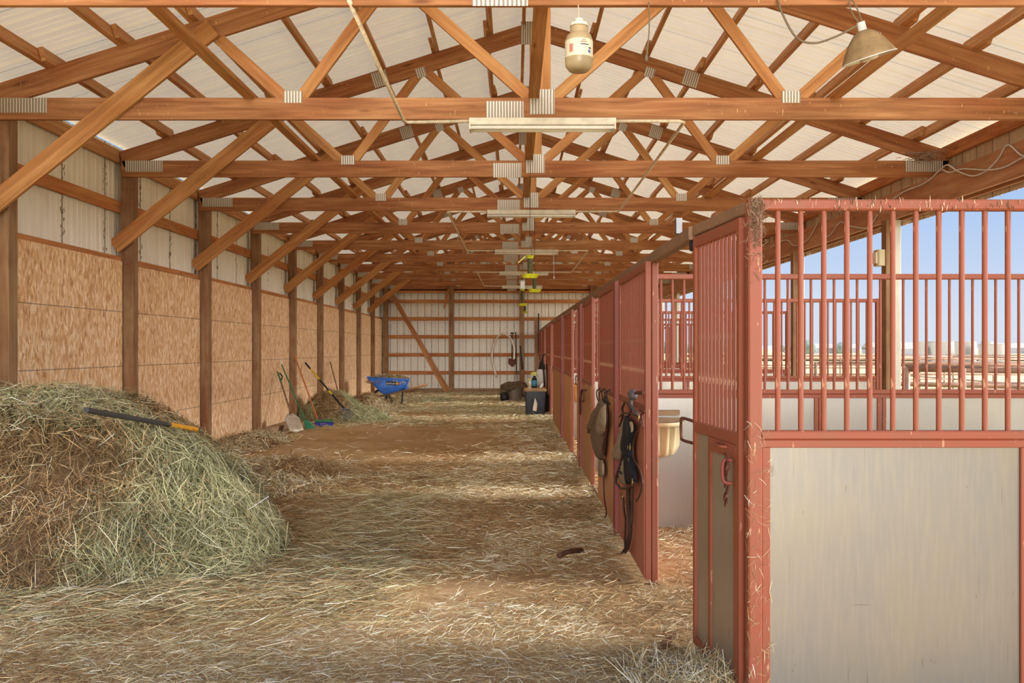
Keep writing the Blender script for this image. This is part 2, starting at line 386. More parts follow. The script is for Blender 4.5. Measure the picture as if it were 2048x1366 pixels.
def thing(name, label, cat, loc=(0, 0, 0), rz=0, group=None):
    o = bpy.data.objects.new(name, None); COL.objects.link(o); o.location = loc; o.rotation_euler = (0, 0, rz); o.empty_display_size = .1
    return tag(o, label, cat, group)
def struct(o, kind='structure'): o['kind'] = kind; return o
ORD = ['first', 'second', 'third', 'fourth', 'fifth', 'sixth', 'seventh', 'eighth', 'ninth', 'tenth', 'eleventh', 'twelfth', 'thirteenth', 'fourteenth']
def K(Y): return F/Y
def PX(x, y, Y): return Vector(((x-1029)*Y/F, Y, EYE-(y-697)*Y/F))
def SX(x, y, X): Y = X*F/(x-1029); return Vector((X, Y, EYE-(y-697)*Y/F))
def curve(pts, n=8):
    """catmull-rom through points"""
    P = [Vector(p) for p in pts]; P = [P[0]*2-P[1]]+P+[P[-1]*2-P[-2]]; out = []
    for i in range(1, len(P)-2):
        for k in range(n):
            t = k/n; a, b, c, d = P[i-1], P[i], P[i+1], P[i+2]
            out.append(.5*((2*b)+(c-a)*t+(2*a-5*b+4*c-d)*t*t+(3*b-3*c+d-a)*t**3))
    out.append(P[-2]); return out

# ---------------------------------------------------------------- geometry constants
ZC = 3.376                      # underside of the bottom chords
XL, XR, XM = -4.40, 4.866, .233 # truss ends and middle
CD = .184
ZH = 3.667; SL = .315           # top chord upper edge at heel, roof slope
TY = [7.43+2.44*(i-1) for i in range(11)]   # truss planes, 0 is above the frame
def ztop(x): return ZH+SL*((x-XL) if x < XM else (XR-x))
ZAP = ztop(XM)
YEND = 29.45; YS = 3.4

# ---------------------------------------------------------------- floor and outside ground
def plane(name, x0, x1, y0, y1, z, mat, nx=1, ny=1, fz=None):
    mb = MB()
    for j in range(ny+1):
        for i in range(nx+1):
            x = x0+(x1-x0)*i/nx; y = y0+(y1-y0)*j/ny; mb.v.append(Vector((x, y, z+(fz(x, y) if fz else 0))))
    for j in range(ny):
        for i in range(nx):
            a = j*(nx+1)+i; mb.f.append((a, a+1, a+nx+2, a+nx+1)); mb.mi.append(0); mb.uv += [(0, 0)]*4
    return mb.build(name, mat, smooth=True)
struct(plane('floor', -4.6, 4.9, 1.2, 29.6, 0, 'dirt', 60, 150, lambda x, y: .012*math.sin(x*2.1+y*.7)*math.sin(y*1.3-x)-.006))
struct(plane('ground', -400, 1500, -300, 2600, -.06, 'field'))
# ---------------------------------------------------------------- ribbed sheets
def ribbed(name, mat, origin, du, dv, nrm, L, v0, v1, rib=.305, h=.02, u_off=0, uvswap=False):
    """profile runs along du, ribs run along dv; v0/v1 may be functions of u"""
    O, du, dv, nrm = Vector(origin), Vector(du), Vector(dv), Vector(nrm); us = []
    n = int(L/rib)+1; pr = [(0, 0), (.012, 1), (.037, 1), (.05, 0), (.13, 0), (.135, .3), (.15, .3), (.155, 0), (.215, 0), (.22, .3), (.235, .3), (.24, 0)]
    for k in range(n):
        for a, d in pr:
            u = k*rib+a*rib/.305
            if u <= L: us.append((u, d*h))
    us.append((L, 0)); mb = MB(); f0 = v0 if callable(v0) else (lambda u: v0); f1 = v1 if callable(v1) else (lambda u: v1)
    for u, d in us:
        for v in (f0(u), f1(u)): mb.v.append(O+du*u+dv*v+nrm*d)
    for i in range(len(us)-1):
        a = 2*i; mb.f.append((a, a+2, a+3, a+1)); mb.mi.append(0)
        U0, U1 = us[i][0]+u_off, us[i+1][0]+u_off; mb.uv += [(U0, f0(us[i][0])), (U1, f0(us[i+1][0])), (U1, f1(us[i+1][0])), (U0, f1(us[i][0]))]
    return mb.build(name, mat)
ang = math.atan(SL); PH = .125
LsL = (XM-(XL-.12))/math.cos(ang); LsR = (XR+.25-XM)/math.cos(ang)
struct(ribbed('ceiling', 'roof', (XL-.12, YS, ztop(XL-.12)+PH), (0, 1, 0), (math.cos(ang), 0, math.sin(ang)), (-math.sin(ang), 0, math.cos(ang)), YEND-YS+.2, 0, LsL))
struct(ribbed('ceiling', 'roof', (XR+.25, YS, ztop(XR+.25)+PH), (0, 1, 0), (-math.cos(ang), 0, math.sin(ang)), (math.sin(ang), 0, math.cos(ang)), YEND-YS+.2, 0, LsR))
# left wall siding (starts at the first post in view), behind the posts
YW = TY[0]-.05
struct(ribbed('wall_left', 'siding', (-4.49, YW, 0), (0, 1, 0), (0, 0, 1), (-1, 0, 0), YEND-YW+.1, 0, ztop(XL)+.06, u_off=.3))
# end wall with gable
def gable(u): return ztop(-4.5+u)+PH
struct(ribbed('wall_back', 'siding_end', (-4.5, YEND+.05, 0), (1, 0, 0), (0, 0, 1), (0, 1, 0), 9.5, 0, gable))
# ---------------------------------------------------------------- left wall: boards, girts, posts
ZO = 2.43
for i in range(0, 10):
    y0 = TY[i]+.15 if i else TY[0]; y1 = TY[i+1]-.0 if i < 9 else YEND
    if i == 0: y0 = TY[0]+.15
    mb = MB(); zs = ZO-random.uniform(0, .03)
    mb.v += [Vector((-4.40, y0, 0)), Vector((-4.40, y1+.02, 0)), Vector((-4.40, y1+.02, zs)), Vector((-4.40, y0, zs)), Vector((-4.42, y0, 0)), Vector((-4.42, y1+.02, 0)), Vector((-4.42, y1+.02, zs)), Vector((-4.42, y0, zs))]
    for f in ((0, 1, 2, 3), (7, 6, 5, 4), (3, 2, 6, 7), (0, 3, 7, 4), (1, 5, 6, 2)):
        mb.f.append(f); mb.mi.append(0); mb.uv += [(mb.v[k].y, mb.v[k].z+.275) for k in f]
    o = mb.build('strand_board', 'osb')
    tag(o, f'tan strand board wall panel between the {ORD[i]} and {ORD[i+1]} left wall posts' if i < 9 else 'tan strand board wall panel in the far left corner', 'wall panel', 'strand board panels along the left wall')
for i in range(1, 10):
    Y = TY[i]; mb = MB().box(-4.435, -4.29, Y+.045, Y+.185, 0, ztop(-4.36)-.02, ch=.004)
    tag(mb.build('wall_post', 'post'), f'{ORD[i-1]} square timber post along the left wall, counted from the camera', 'post', 'timber posts along the left wall')
mb = MB().box(-4.435, -4.29, TY[0]+.045, TY[0]+.185, 0, ztop(-4.36)-.02)
tag(mb.build('wall_post', 'post'), 'square timber post of the left wall beside the camera', 'post', 'timber posts along the left wall')
def board(name, mat, label, cat, args, group=None, up=(0, 0, 1), ch=0):
    mb = MB()
    for a in args: mb.beam(*a, up=up, ch=ch)
    return tag(mb.build(name, mat), label, cat, group)
board('wall_girt', 'girt', 'upper horizontal girt crossing the white siding of the left wall', 'girt', [((-4.455, YW, 3.04), (-4.455, YEND, 3.04), .04, .13)], 'girts of the left wall')
board('wall_girt', 'girt', 'dusty horizontal girt capping the strand board on the left wall', 'girt', [((-4.445, YW, 2.45), (-4.445, YEND, 2.45), .05, .06)], 'girts of the left wall')
board('wall_girt', 'purlin', 'top girt under the left eave', 'girt', [((-4.45, YW, 3.60), (-4.45, YEND, 3.60), .045, .14)], 'girts of the left wall')
board('floor_board', 'greywood', 'grey weathered board lying along the foot of the left wall', 'board', [((-4.22, 12.0, .05), (-4.16, 16.4, .05), .2, .1)], ch=.008)
board('floor_board', 'greywood', 'short grey board end beside the long board at the left wall', 'board', [((-4.3, 10.4, .045), (-4.22, 11.95, .045), .16, .09)], ch=.008)

# ---------------------------------------------------------------- roof trusses
def truss(i):
    Y = TY[i]; yc = Y+.02; dz = .018 if i == 0 else random.uniform(-.006, .006)
    lab = (f'{ORD[i-1]} timber roof truss behind the one cropped by the top edge' if i else 'nearest timber roof truss, its lower chord running along the top edge')
    if i == 10: lab = 'last timber roof truss, standing against the far end wall'
    T = thing('roof_truss', lab, 'truss', (XM, Y, ZC+dz), group='timber roof trusses')
    def b(name, p0, p1, w, mat, t=.04, up=(0, 1, 0), yo=0):
        mb = MB(); a = Vector((p0[0]-XM, yc-Y+yo, p0[1]-ZC)); c = Vector((p1[0]-XM, yc-Y+yo, p1[1]-ZC))
        mb.beam(a, c, w, t, up, ch=.003); return mb.build(name, mat, T)
    xr = XR
    b('bottom_chord', (XL, ZC+CD/2), (xr, ZC+CD/2), CD, 'truss')
    c = math.cos(ang); hw = CD/2*1.02
    for sgn, xe in ((-1, XL), (1, xr)):
        b('top_chord', (xe, ztop(xe)-hw/c), (XM-sgn*.0, ZAP-hw/c), CD*1.02, 'truss')
    zb = ZC+CD*.75
    def zt(x): return ztop(x)-CD*.85
    for sgn in (-1, 1):
        x1, x2, x3 = XM+sgn*2.10, XM+sgn*1.26, XM+sgn*2.77
        for p, q in (((x1-sgn*-.02, zb), (x3, zt(x3))), ((x1-sgn*.03, zb), (x2+sgn*.02, zt(x2))), ((x2-sgn*.02, zt(x2)), (XM+sgn*.05, zb))):
            b('web', p, q, .10, 'web', .036, yo=.002)
    b('king_post', (XM+.005, zb), (XM+.005, ZAP-.12), .135, 'web', .036, yo=.002)
    def pl(x, z, w, h, rot=0):
        mb = MB(); ca, sa = math.cos(rot), math.sin(rot); pts = []
        for a, e in ((-w/2, -h/2), (w/2, -h/2), (w/2, h/2), (-w/2, h/2)): pts.append((x+a*ca-e*sa-XM, z+a*sa+e*ca-ZC))
        for yy in (-.0035, 0.0):
            for p in pts: mb.v.append(Vector((p[0], yy, p[1])))
        for f, u in (((0, 1, 2, 3), 1), ((0, 4, 5, 1), 0), ((1, 5, 6, 2), 0), ((2, 6, 7, 3), 0), ((3, 7, 4, 0), 0)):
            mb.f.append(f); mb.mi.append(0); mb.uv += [(0, 0), (w*2.6, 0), (w*2.6, h*2.6), (0, h*2.6)] if u else [(0, 0)]*4
        mb.build('connector_plate', 'plate', T)
    pl(XL+.25, 3.495, .42, .125); pl(xr-.28, 3.495, .42, .125)
    pl(XM-.315, 3.45, .315, .16); pl(XM+.0, 3.525, .21, .21)
    for sgn in (-1, 1):
        pl(XM+sgn*2.1, 3.565, .155, .10)
        pl(XM+sgn*1.74, ztop(XM+sgn*1.74)-.105, .17, .17, -sgn*ang); pl(XM+sgn*1.28, ztop(XM+sgn*1.28)-.18, .11, .11, -sgn*ang)
        pl(XM+sgn*2.8, ztop(XM+sgn*2.8)-.17, .09, .10, -sgn*ang)
    pl(XM-.08, ZAP-.14, .16, .26)
for i in range(11): truss(i)
for i in range(0, 10):
    Y = TY[i]-.03
    tag(MB().beam((-4.47, Y, 2.585), (-2.53, Y, 4.14), .165, .04, (0, 1, 0), ch=.003).build('knee_brace', 'web'),
        f'diagonal knee brace from the {ORD[i-1] if i else "cropped nearest"} left wall post up to its truss', 'brace', 'knee braces of the left wall posts')
for k, (x, lb) in enumerate(((XM-2.47, 'left'), (XM-.07, 'middle'), (XM+2.47, 'right'))):
    tag(MB().beam((x, YS+.3, ZC+CD+.02), (x, YEND-.05, ZC+CD+.02), .09, .04).build('lateral_brace', 'web'), f'{lb} lengthwise brace lying on the lower truss chords', 'brace', 'lengthwise braces on the truss chords')
# purlins
for sgn, side in ((-1, 'left'), (1, 'right')):
    for k in range(8):
        d = (.475 if sgn < 0 else .35)+.605*k
        x = XL+d if sgn < 0 else XR-d
        if abs(x-XM) < .05: continue
        mb = MB()
        for i in range(11):
            y0 = TY[i]-.15 if i else YS; y1 = TY[i+1]+.2 if i < 10 else YEND
            if i == 10: break
            xo = x+(.021 if i % 2 else -.021); mb.beam((xo, y0, ztop(xo)+.06), (xo, y1, ztop(xo)+.06), .040, .118, (-math.sin(ang)*-sgn, 0, 1))
        tag(mb.build('roof_purlin', 'purlin'), f'{ORD[k]} roof purlin up from the {side} eave', 'purlin', f'purlins of the {side} roof slope')
board('ridge_purlin', 'purlin', 'purlin running just left of the roof ridge', 'purlin', [((XM-.13, YS, ztop(XM-.13)+.035), (XM-.13, YEND, ztop(XM-.13)+.035), .038, .089)], 'purlins beside the ridge')
board('ridge_purlin', 'purlin', 'purlin running just right of the roof ridge', 'purlin', [((XM+.13, YS, ztop(XM+.13)+.035), (XM+.13, YEND, ztop(XM+.13)+.035), .038, .089)], 'purlins beside the ridge')
# right eave: header, outer siding strip, eave board, posts
board('header_beam', 'header', 'deep brown header beam carrying the trusses on the open right side', 'beam', [((4.70, YS, 3.21), (4.70, YEND, 3.21), .04, .325)])
board('header_beam', 'header', 'outer header board just behind the deep right header', 'beam', [((4.82, YS, 3.20), (4.82, YEND, 3.20), .04, .325)])
board('eave_board', 'girt', 'stained eave board under the edge of the right roof slope', 'board', [((XR-.02, YS, ztop(XR)-.02), (XR-.02, YEND, ztop(XR)-.02), .045, .14)])
struct(ribbed('wall_right', 'siding_out', (4.90, YS, 0), (0, 1, 0), (0, 0, 1), (1, 0, 0), YEND-YS, 3.0, ztop(XR)+.04, rib=.305))
for k, Y in enumerate((7.35, 10.95, 14.6, 18.25, 21.9, 25.55)):
    T = thing('side_post', f'{ORD[k]} roof post on the open right side, white trim on its outer face', 'post', (4.70, Y, 0), group='roof posts on the open right side')
    MB().box(-.085, -.0, 0, .14, 0, 3.05, ch=.004).build('timber', 'post', T)
    MB().box(.002, .10, -.004, .13, 0, 3.05, ch=.004).build('trim_cover', 'trim', T)
# end wall frame
YB = YEND-.02
for k, (x, w) in enumerate(((-4.27, .15), (-2.10, .16), (.24, .16), (2.6, .16))):
    tag(MB().box(x-w/2, x+w/2, YB-.20, YB-.05, 0, gable(x+4.5)-.15).build('end_post', 'post'), ('timber post in the far left corner', 'tall timber post left of centre on the far wall', 'tall timber post right of centre on the far wall', 'timber post of the far wall rising behind the stall fronts')[k], 'post', 'posts of the far wall')
for k, z in enumerate((.64, 1.24, 1.84, 2.44, 3.02, 3.36)):
    tag(MB().beam((-4.4, YB-.02, z+.0), (4.6, YB-.02, z), .04, .12).build('end_girt', 'girt'), f'{ORD[k]} horizontal girt up from the floor on the far wall', 'girt', 'girts of the far wall')
tag(MB().beam((-4.4, YB-.04, .06), (4.6, YB-.04, .06), .05, .13).build('sill_board', 'greywood'), 'dirty sill board along the foot of the far wall', 'board')
tag(MB().beam((-4.12, YB-.24, 3.33), (-2.2, YB-.24, .05), .15, .04, (0, 1, 0)).build('wall_brace', 'truss'), 'long diagonal brace across the far wall', 'brace')
tag(MB().beam((-3.1, YB-.29, 1.5), (-2.28, YB-.29, .0), .07, .035, (0, 1, 0)).build('wall_brace', 'web'), 'short thin brace nailed over the long diagonal at the far wall', 'brace')
tag(MB().beam((-2.18, YB-.27, 3.42), (-2.32, YB-.27, 2.78), .07, .02, (0, 1, 0)).build('loose_board', 'girt'), 'loose board end hanging beside the left post of the far wall', 'board')
D = struct(thing('door_1', None, None, (.72, YB-.1, 0)))
MB().box(-.06, .06, -.04, .04, 0, 2.42).build('door_frame', 'post', D); MB().box(.16, 1.6, -.01, .02, 0, 2.38).build('door_leaf', 'trim', D); MB().box(.06, .1, -.05, .0, 1.3, 2.62).build('door_stop', 'black', D)
# ---------------------------------------------------------------- tube lights and conduit
for k, i in enumerate((1, 3, 5, 7, 9)):
    Y = TY[i]; T = thing('tube_light', f'{ORD[k]} white twin tube light from the camera, hung under a truss', 'ceiling light', (XM+.0, Y-.02, ZC-.002), group='tube lights under the trusses')
    MB().poly([(-.61, -.065, 0), (-.61, -.05, -.045), (-.61, -.075, -.06), (-.61, .075, -.06), (-.61, .05, -.045), (-.61, .065, 0)], 1.22, (1, 0, 0)).build('housing', 'lampwhite', T)
    for s_ in (-.05, .05): MB().tube([(-.6, s_, -.078), (.6, s_, -.078)], .016, 8).build('tube', 'tube', T, smooth=True)
    for s_ in (-.61, .60): MB().box(s_, s_+.012, -.075, .075, -.098, -.005).build('end_cap', 'lampwhite', T)
xl, xr_ = -.93, 1.425; zc = ZC-.015
def cond(pts, label, extra=()):
    T = MB().tube([p for p in pts], .014, 8).build('conduit_pipe', 'conduit', smooth=True); tag(T, label, 'conduit', 'conduit pipes linking the tube lights')
cond([(xl, TY[0]-.03, ZC+.03), (xl+.01, TY[1]-.10, zc-.02), (xl+.04, TY[1]-.06, zc-.02), (XM-.6, TY[1]-.06, zc-.01)], 'conduit from the nearest truss down to the left end of the first tube light')
cond([(XM+.6, TY[1]-.06, zc-.01), (xr_-.05, TY[1]-.06, zc-.01), (xr_, TY[1]-.02, zc-.01), (xr_+.02, TY[3]-.1, zc-.01), (xr_-.03, TY[3]-.06, zc-.01), (XM+.6, TY[3]-.06, zc-.01)], 'conduit between the right ends of the first and second tube lights')
cond([(XM-.6, TY[3]-.06, zc-.01), (xl+.05, TY[3]-.06, zc-.01), (xl, TY[3]-.02, zc-.01), (xl, TY[5]-.1, zc-.01), (xl+.05, TY[5]-.06, zc-.01), (XM-.6, TY[5]-.06, zc-.01)], 'conduit between the left ends of the second and third tube lights')
cond([(XM+.6, TY[5]-.06, zc-.01), (xr_-.05, TY[5]-.06, zc-.01), (xr_, TY[5]-.02, zc-.01), (xr_, TY[7]-.1, zc-.01), (xr_-.05, TY[7]-.06, zc-.01), (XM+.6, TY[7]-.06, zc-.01)], 'conduit between the right ends of the third and fourth tube lights')
cond([(XM-.6, TY[7]-.06, zc-.01), (xl+.05, TY[7]-.06, zc-.01), (xl, TY[7]-.02, zc-.01), (xl, TY[9]-.1, zc-.01), (XM-.6, TY[9]-.06, zc-.01)], 'conduit between the left ends of the fourth and fifth tube lights')

# ---------------------------------------------------------------- stalls
XF = .93                   # aisle face line of the stalls at the near corner
PY = [3.5+3.5*i for i in range(8)]
def partition(i):
    Y = PY[i]; x0 = XF if i == 0 else .86; x1 = 4.36
    T = thing('stall_partition', ('nearest red barred stall partition with a pale metal lower panel' if i == 0 else f'red barred stall partition, {ORD[i]} from the camera'), 'stall partition', (x0, Y, 0), group='red barred partitions between the stalls')
    L = x1-x0; f = MB()
    f.box(0, .055, 0, .055, 0, 2.045, ch=.006); f.box(L-.05, L, 0, .05, 0, 2.045, ch=.006)
    f.box(.055, L-.05, 0, .05, 2.0, 2.043, ch=.006); f.box(.055, L-.05, 0, .05, 1.088, 1.122, ch=.005)
    f.build('frame', 'red', T)
    g = MB(); g.box(.055, L-.05, .006, .044, 1.055, 1.087, ch=.003); g.box(.055, .088, .006, .044, .0, 1.055, ch=.003); g.box(L-.085, L-.052, .006, .044, .0, 1.055, ch=.003)
    vs = {0: [2.03, 2.07], 1: [2.40, 2.435, 2.90, 2.94], 2: [2.03, 2.07]}.get(i, [2.5])
    for v in vs: g.box(v-x0-.016, v-x0+.016, .004, .046, .06, 1.055, ch=.003)
    g.build('panel_frame', 'red', T)
    MB().box(.08, L-.08, .018, .030, .02, 1.06).build('metal_panel', 'scuffed' if i == 0 else 'galv', T)
    src = None; n = int((L-.2)/.092)
    for k in range(n+1):
        x = (1.0526-XF)+.092*k
        if x > L-.09: break
        if src is None: o = MB().tube([(0, 0, 1.121), (0, 0, 2.001)], .0112, 8).build('bar', 'red', T, smooth=math.radians(50)); src = o
        else: o = src.copy(); COL.objects.link(o); o.parent = T
        o.location = (x, .025, 0)
for i in range(8): partition(i)

def front(Y0, Y1, X, label, lower, name='stall_door', rz=0, nb=None, handle=False, dark=False, toprail=1.985, g='red barred fronts of the stalls'):
    """aisle-side unit: local x runs along +Y of the barn, thickness towards the stall"""
    L = Y1-Y0; T = thing(name, label, 'stall door' if name == 'stall_door' else 'stall front', (X, Y0, 0), rz, g)
    f = MB(); t = .036
    f.box(0, t, 0, .036, .03, toprail, ch=.004); f.box(0, t, L-.036, L, .03, toprail, ch=.004)
    f.box(0, t, .036, L-.036, toprail-.05, toprail, ch=.004); f.box(0, t, .036, L-.036, 1.05, 1.10, ch=.004); f.box(0, t, .036, L-.036, .03, .07, ch=.004)
    f.build('frame', 'red', T)
    if lower == 'split':
        MB().box(.002, .034, L-.27, L-.235, .07, 1.05).box(.0, .034, .036, .075, .07, 1.05).box(.0, .034, .075, L-.27, .99, 1.05).build('panel_frame', 'red', T)
        MB().box(.012, .022, .03, L-.03, .06, 1.05).build('metal_panel', 'galvbrown', T)
    else:
        mb = MB(); x0, x1, y0, y1, z0, z1 = -.004, .02, .03, L-.03, .035, 1.055
        mb.v += [Vector(p) for p in ((x0, y0, z0), (x0, y1, z0), (x0, y1, z1), (x0, y0, z1), (x1, y0, z0), (x1, y1, z0), (x1, y1, z1), (x1, y0, z1))]
        for q in ((0, 3, 2, 1), (4, 5, 6, 7), (3, 7, 6, 2), (0, 4, 7, 3), (1, 2, 6, 5), (0, 1, 5, 4)):
            mb.f.append(q); mb.mi.append(0); mb.uv += [(mb.v[k].y, mb.v[k].z) for k in q]
        mb.build('lower_panel', lower, T)
    n = nb or max(3, int(L/.078)); src = None
    for k in range(n):
        y = .036+(L-.072)*(k+.5)/n
        if src is None: o = MB().tube([(0, 0, 1.099), (0, 0, toprail-.049)], .0085, 8).build('bar', 'red', T, smooth=math.radians(50)); src = o
        else: o = src.copy(); COL.objects.link(o); o.parent = T
        o.location = (.018, y, 0)
    if handle:
        y = L if handle > 0 else 0; sg = 1 if handle > 0 else -1
        h = curve([(.014, y-sg*.015, 1.095), (.0, y+sg*.17, 1.10), (.0, y+sg*.2, 1.08), (.0, y+sg*.2, 1.01), (.0, y+sg*.17, .99), (.014, y-sg*.015, .99)], 5)
        MB().tube(h, .008, 8).build('handle', 'rust', T, smooth=True)
    return T
Tn = front(3.60, 4.26, .918, 'nearest sliding stall door, slid open, with a grab handle on its far edge', 'split', rz=math.radians(5.0), nb=11, handle=1)
# latch bar and knot on it
T2 = thing('lead_chain', 'small dark chain and twine hung by the corner of the nearest stall door', 'chain', (.90, 3.72, .95))
for k in range(7):
    a = k*1.3; c0 = Vector((-.01-.006*(k % 2), -.02+.012*math.sin(a), .02-.028*k))
    pts = [c0+Vector((.004*math.sin(q), .012*math.cos(q), .017*math.sin(q))) for q in np.linspace(0, 2*math.pi, 9)]
    MB().tube(pts, .0035, 6).build('link', 'rust', T2, smooth=True)
MB().tube(curve([(-.01, -.06, .03), (-.02, -.03, .06), (-.015, -.09, .01), (-.02, -.02, -.03), (-.01, -.06, -.07)], 5), .005, 6).build('twine', 'rust', T2, smooth=True)
tag(MB().tube(curve([(.905, 3.66, .985), (.87, 3.67, .98), (.87, 3.67, .90), (.905, 3.66, .89)], 5), .008, 8).build('grab_ring', 'reddark', smooth=True), 'dark red iron ring on the corner post of the nearest stall', 'ring')
tag(MB().tube(curve([(.905, 3.9, 1.03), (.88, 3.88, 1.03), (.885, 3.78, 1.03), (.91, 3.76, 1.03)], 5), .007, 8).build('grab_bar', 'red', smooth=True), 'small red pull bar under the bars of the nearest stall door', 'handle')
front(5.42, 6.80, .805, 'stall door with brick red lower sheet and black horse gear hanging on it', 'redsheet', nb=15)
tag(MB().box(.845, .885, 5.42, 5.47, 0, 1.99, ch=.005).build('stall_jamb', 'red'), 'red jamb post right behind the edge of the door with the black gear', 'post', 'red jambs of the stall openings')
tag(MB().box(.775, .87, 6.84, 6.93, 0, 1.97, ch=.006).build('stall_post', 'reddark'), 'dark red post between the first two closed stall doors', 'post', 'posts of the stall fronts')
front(6.96, 8.45, .80, 'stall door with plain tan lower sheet and a tan fly mask hanging on it', 'tansheet', nb=19)
front(9.15, 10.42, .80, 'third stall front down the aisle, planked below smooth bars', 'planks', nb=16)
tag(MB().box(.77, .86, 10.45, 10.55, 0, 1.97, ch=.006).build('stall_post', 'reddark'), 'dark post in the middle of the planked stall fronts', 'post', 'posts of the stall fronts')
front(10.58, 11.15, .79, 'narrow planked stall front with a handle over the opening', 'planks', nb=7, handle=1)
front(12.05, 13.95, .775, 'stall door with a weathered pink near edge and tan lower sheet', 'tansheet', nb=22)
tag(MB().box(.735, .83, 13.98, 14.08, 0, 1.97, ch=.006).build('stall_post', 'reddark'), 'dark red post just beyond the door with the weathered edge', 'post', 'posts of the stall fronts')
front(14.1, 17.5, .765, 'long planked stall front beyond the dark red post', 'planks', nb=30, handle=1)
front(18.9, 21.9, .77, 'stall front beside the charcoal bin', 'redsheet', nb=26)
front(23.3, 25.6, .78, 'stall front behind the charcoal bin with gear hung on it', 'tansheet', nb=22)
front(26.6, 29.2, .80, 'last stall front by the far wall', 'redsheet', nb=24)
# dust, droppings and straw stuck to the nearest partition
def stuck(name, label, gen, n):
    P, D, L, Wd, c = gen(n); o = straw_mesh(name, [strands(P, D, None, L, Wd, c, rng.normal(0, .2, n))]); tag(o, label, 'straw' if 'straw' in name else 'dirt', kind='stuff')
# fixed top track and sills
tag(MB().beam((.87, 4.28, 2.01), (.835, 10.5, 2.01), .05, .065, ch=.006).beam((.84, 10.4, 2.015), (.80, 18.6, 2.015), .05, .065, ch=.006).beam((.81, 18.5, 2.015), (.82, 29.2, 2.015), .05, .065, ch=.006).build('door_track', 'track'),
    'long dusty brown track above the stall doors', 'track')
tag(MB().beam((.955, 3.56, 2.02), (.885, 4.28, 2.02), .045, .05, ch=.005).build('top_rail', 'track'), 'dusty top rail above the bars of the nearest stall door', 'rail')
tag(MB().box(.83, .86, 4.52, 4.56, 2.04, 2.12).build('track_bracket', 'steel'), 'small upright bracket on top of the door track', 'bracket')
tag(MB().lathe([(0, 0), (.03, 0), (.03, .03), (0, .03)], (.86, 4.31, 1.955), 14, M4=Matrix.Rotation(math.pi/2, 4, 'Y')).build('track_roller', 'black', smooth=math.radians(40)), 'black roller at the near end of the door track', 'roller')
for a, b, lb in ((8.47, 9.13, 'second'), (11.17, 12.03, 'third')):
    tag(MB().beam((.84, a, .02), (.84, b, .02), .07, .04, ch=.004).build('door_sill', 'greywood'), f'worn wooden sill across the {lb} stall opening', 'sill', 'sills of the stall openings')
# feeder tubs
def feeder(Y, X, lb):
    T = thing('corner_feeder', lb, 'feeder', (X, Y, .885), group='tan corner feeders in the stalls')
    mb = MB(); n = 40; prof = [(.33, .0), (.33, -.03), (.30, -.035), (.285, -.20), (.24, -.27), (.12, -.30), (.001, -.31)]
    for j, (r, z) in enumerate(prof):
        for k in range(n+1):
            t = math.pi+math.pi*k/n; q = 1-(.11*max(0, math.sin(k*math.pi*2*.2))**.5 if 2 <= j <= 3 else 0)
            mb.v.append(Vector((r*q*math.cos(t), r*q*math.sin(t), z)))
    for j in range(len(prof)-1):
        for k in range(n):
            a = j*(n+1)+k; mb.f.append((a, a+1, a+n+2, a+n+1)); mb.mi.append(0); mb.uv += [(0, 0)]*4
    mb.build('tub', 'tub', T, smooth=True)
    MB().box(-.34, .34, -.03, -.0, -.04, .02).build('mounting_board', 'greywood', T)
feeder(6.98, 1.10, 'tan ribbed corner feeder seen through the nearest stall opening'); feeder(13.96, 1.10, 'tan corner feeder seen through the opening beyond the planked front')
for o_ in COL.objects:
    if o_.name.startswith('corner_feeder'): o_.scale = (.70, 1, .95)
tag(MB().box(.9, 1.3, 6.93, 6.975, .925, .965).build('shelf_board', 'greywood'), 'stained board fixed above the nearest corner feeder', 'board')

# ---------------------------------------------------------------- horse gear on the doors
def G(x, y): return (1200+x/5.254, 740+y/5.254)
def cloth(pts, X, thick, mat, name, parent=None, bulge=.02):
    P0 = [SX(*G(*p), X) for p in pts]; c = sum(P0, Vector())/len(P0); P = curve(P0+[P0[0]], 3)[:-1]; mb = MB(); n = len(P); rings = []
    for t, b in ((0, 0), (.12, .5), (.4, .85), (.75, 1)):
        rings.append(len(mb.v)); mb.v += [p.lerp(c, t)+Vector((-thick-bulge*b*(1+.25*math.sin(k*1.7)), 0, 0)) for k, p in enumerate(P)]
    top = len(mb.v); mb.v.append(c+Vector((-thick-bulge*1.05, 0, 0))); bk = len(mb.v); mb.v += [p.copy() for p in P]; bc = len(mb.v); mb.v.append(c.copy())
    for k in range(n):
        k2 = (k+1) % n
        for a, b in zip(rings, rings[1:]): mb.f.append((a+k, a+k2, b+k2, b+k)); mb.mi.append(0); mb.uv += [(0, 0)]*4
        mb.f += [(rings[-1]+k, rings[-1]+k2, top), (bk+k2, bk+k, bc), (bk+k, bk+k2, rings[0]+k2, rings[0]+k)]; mb.mi += [0]*3; mb.uv += [(0, 0)]*10
    return mb.build(name, mat, parent, smooth=math.radians(80))
def zero(T): T.location = (0, 0, 0); return T
X0 = .785
T = thing('fly_mask', 'tan canvas fly mask hanging left of the black gear on the red door', 'fly mask')
cloth([(295, 465), (262, 560), (205, 720), (145, 905), (165, 935), (215, 948), (235, 860), (255, 800), (268, 640), (300, 500)], X0, .012, 'canvas', 'cloth', T)
MB().tube([SX(*G(300, 470), X0-.02), SX(*G(262, 800), X0-.02)], .005, 6).build('edge_binding', 'webbing', T)
T = thing('horse_halter', 'black padded halter with brass buckles hanging on the red stall door', 'halter')
cloth([(290, 480), (330, 520), (368, 600), (350, 760), (345, 900), (385, 1080), (385, 1195), (330, 1180), (300, 1190), (300, 1000), (265, 860), (248, 800), (270, 640)], X0-.012, .02, 'webbing', 'padded_band', T)
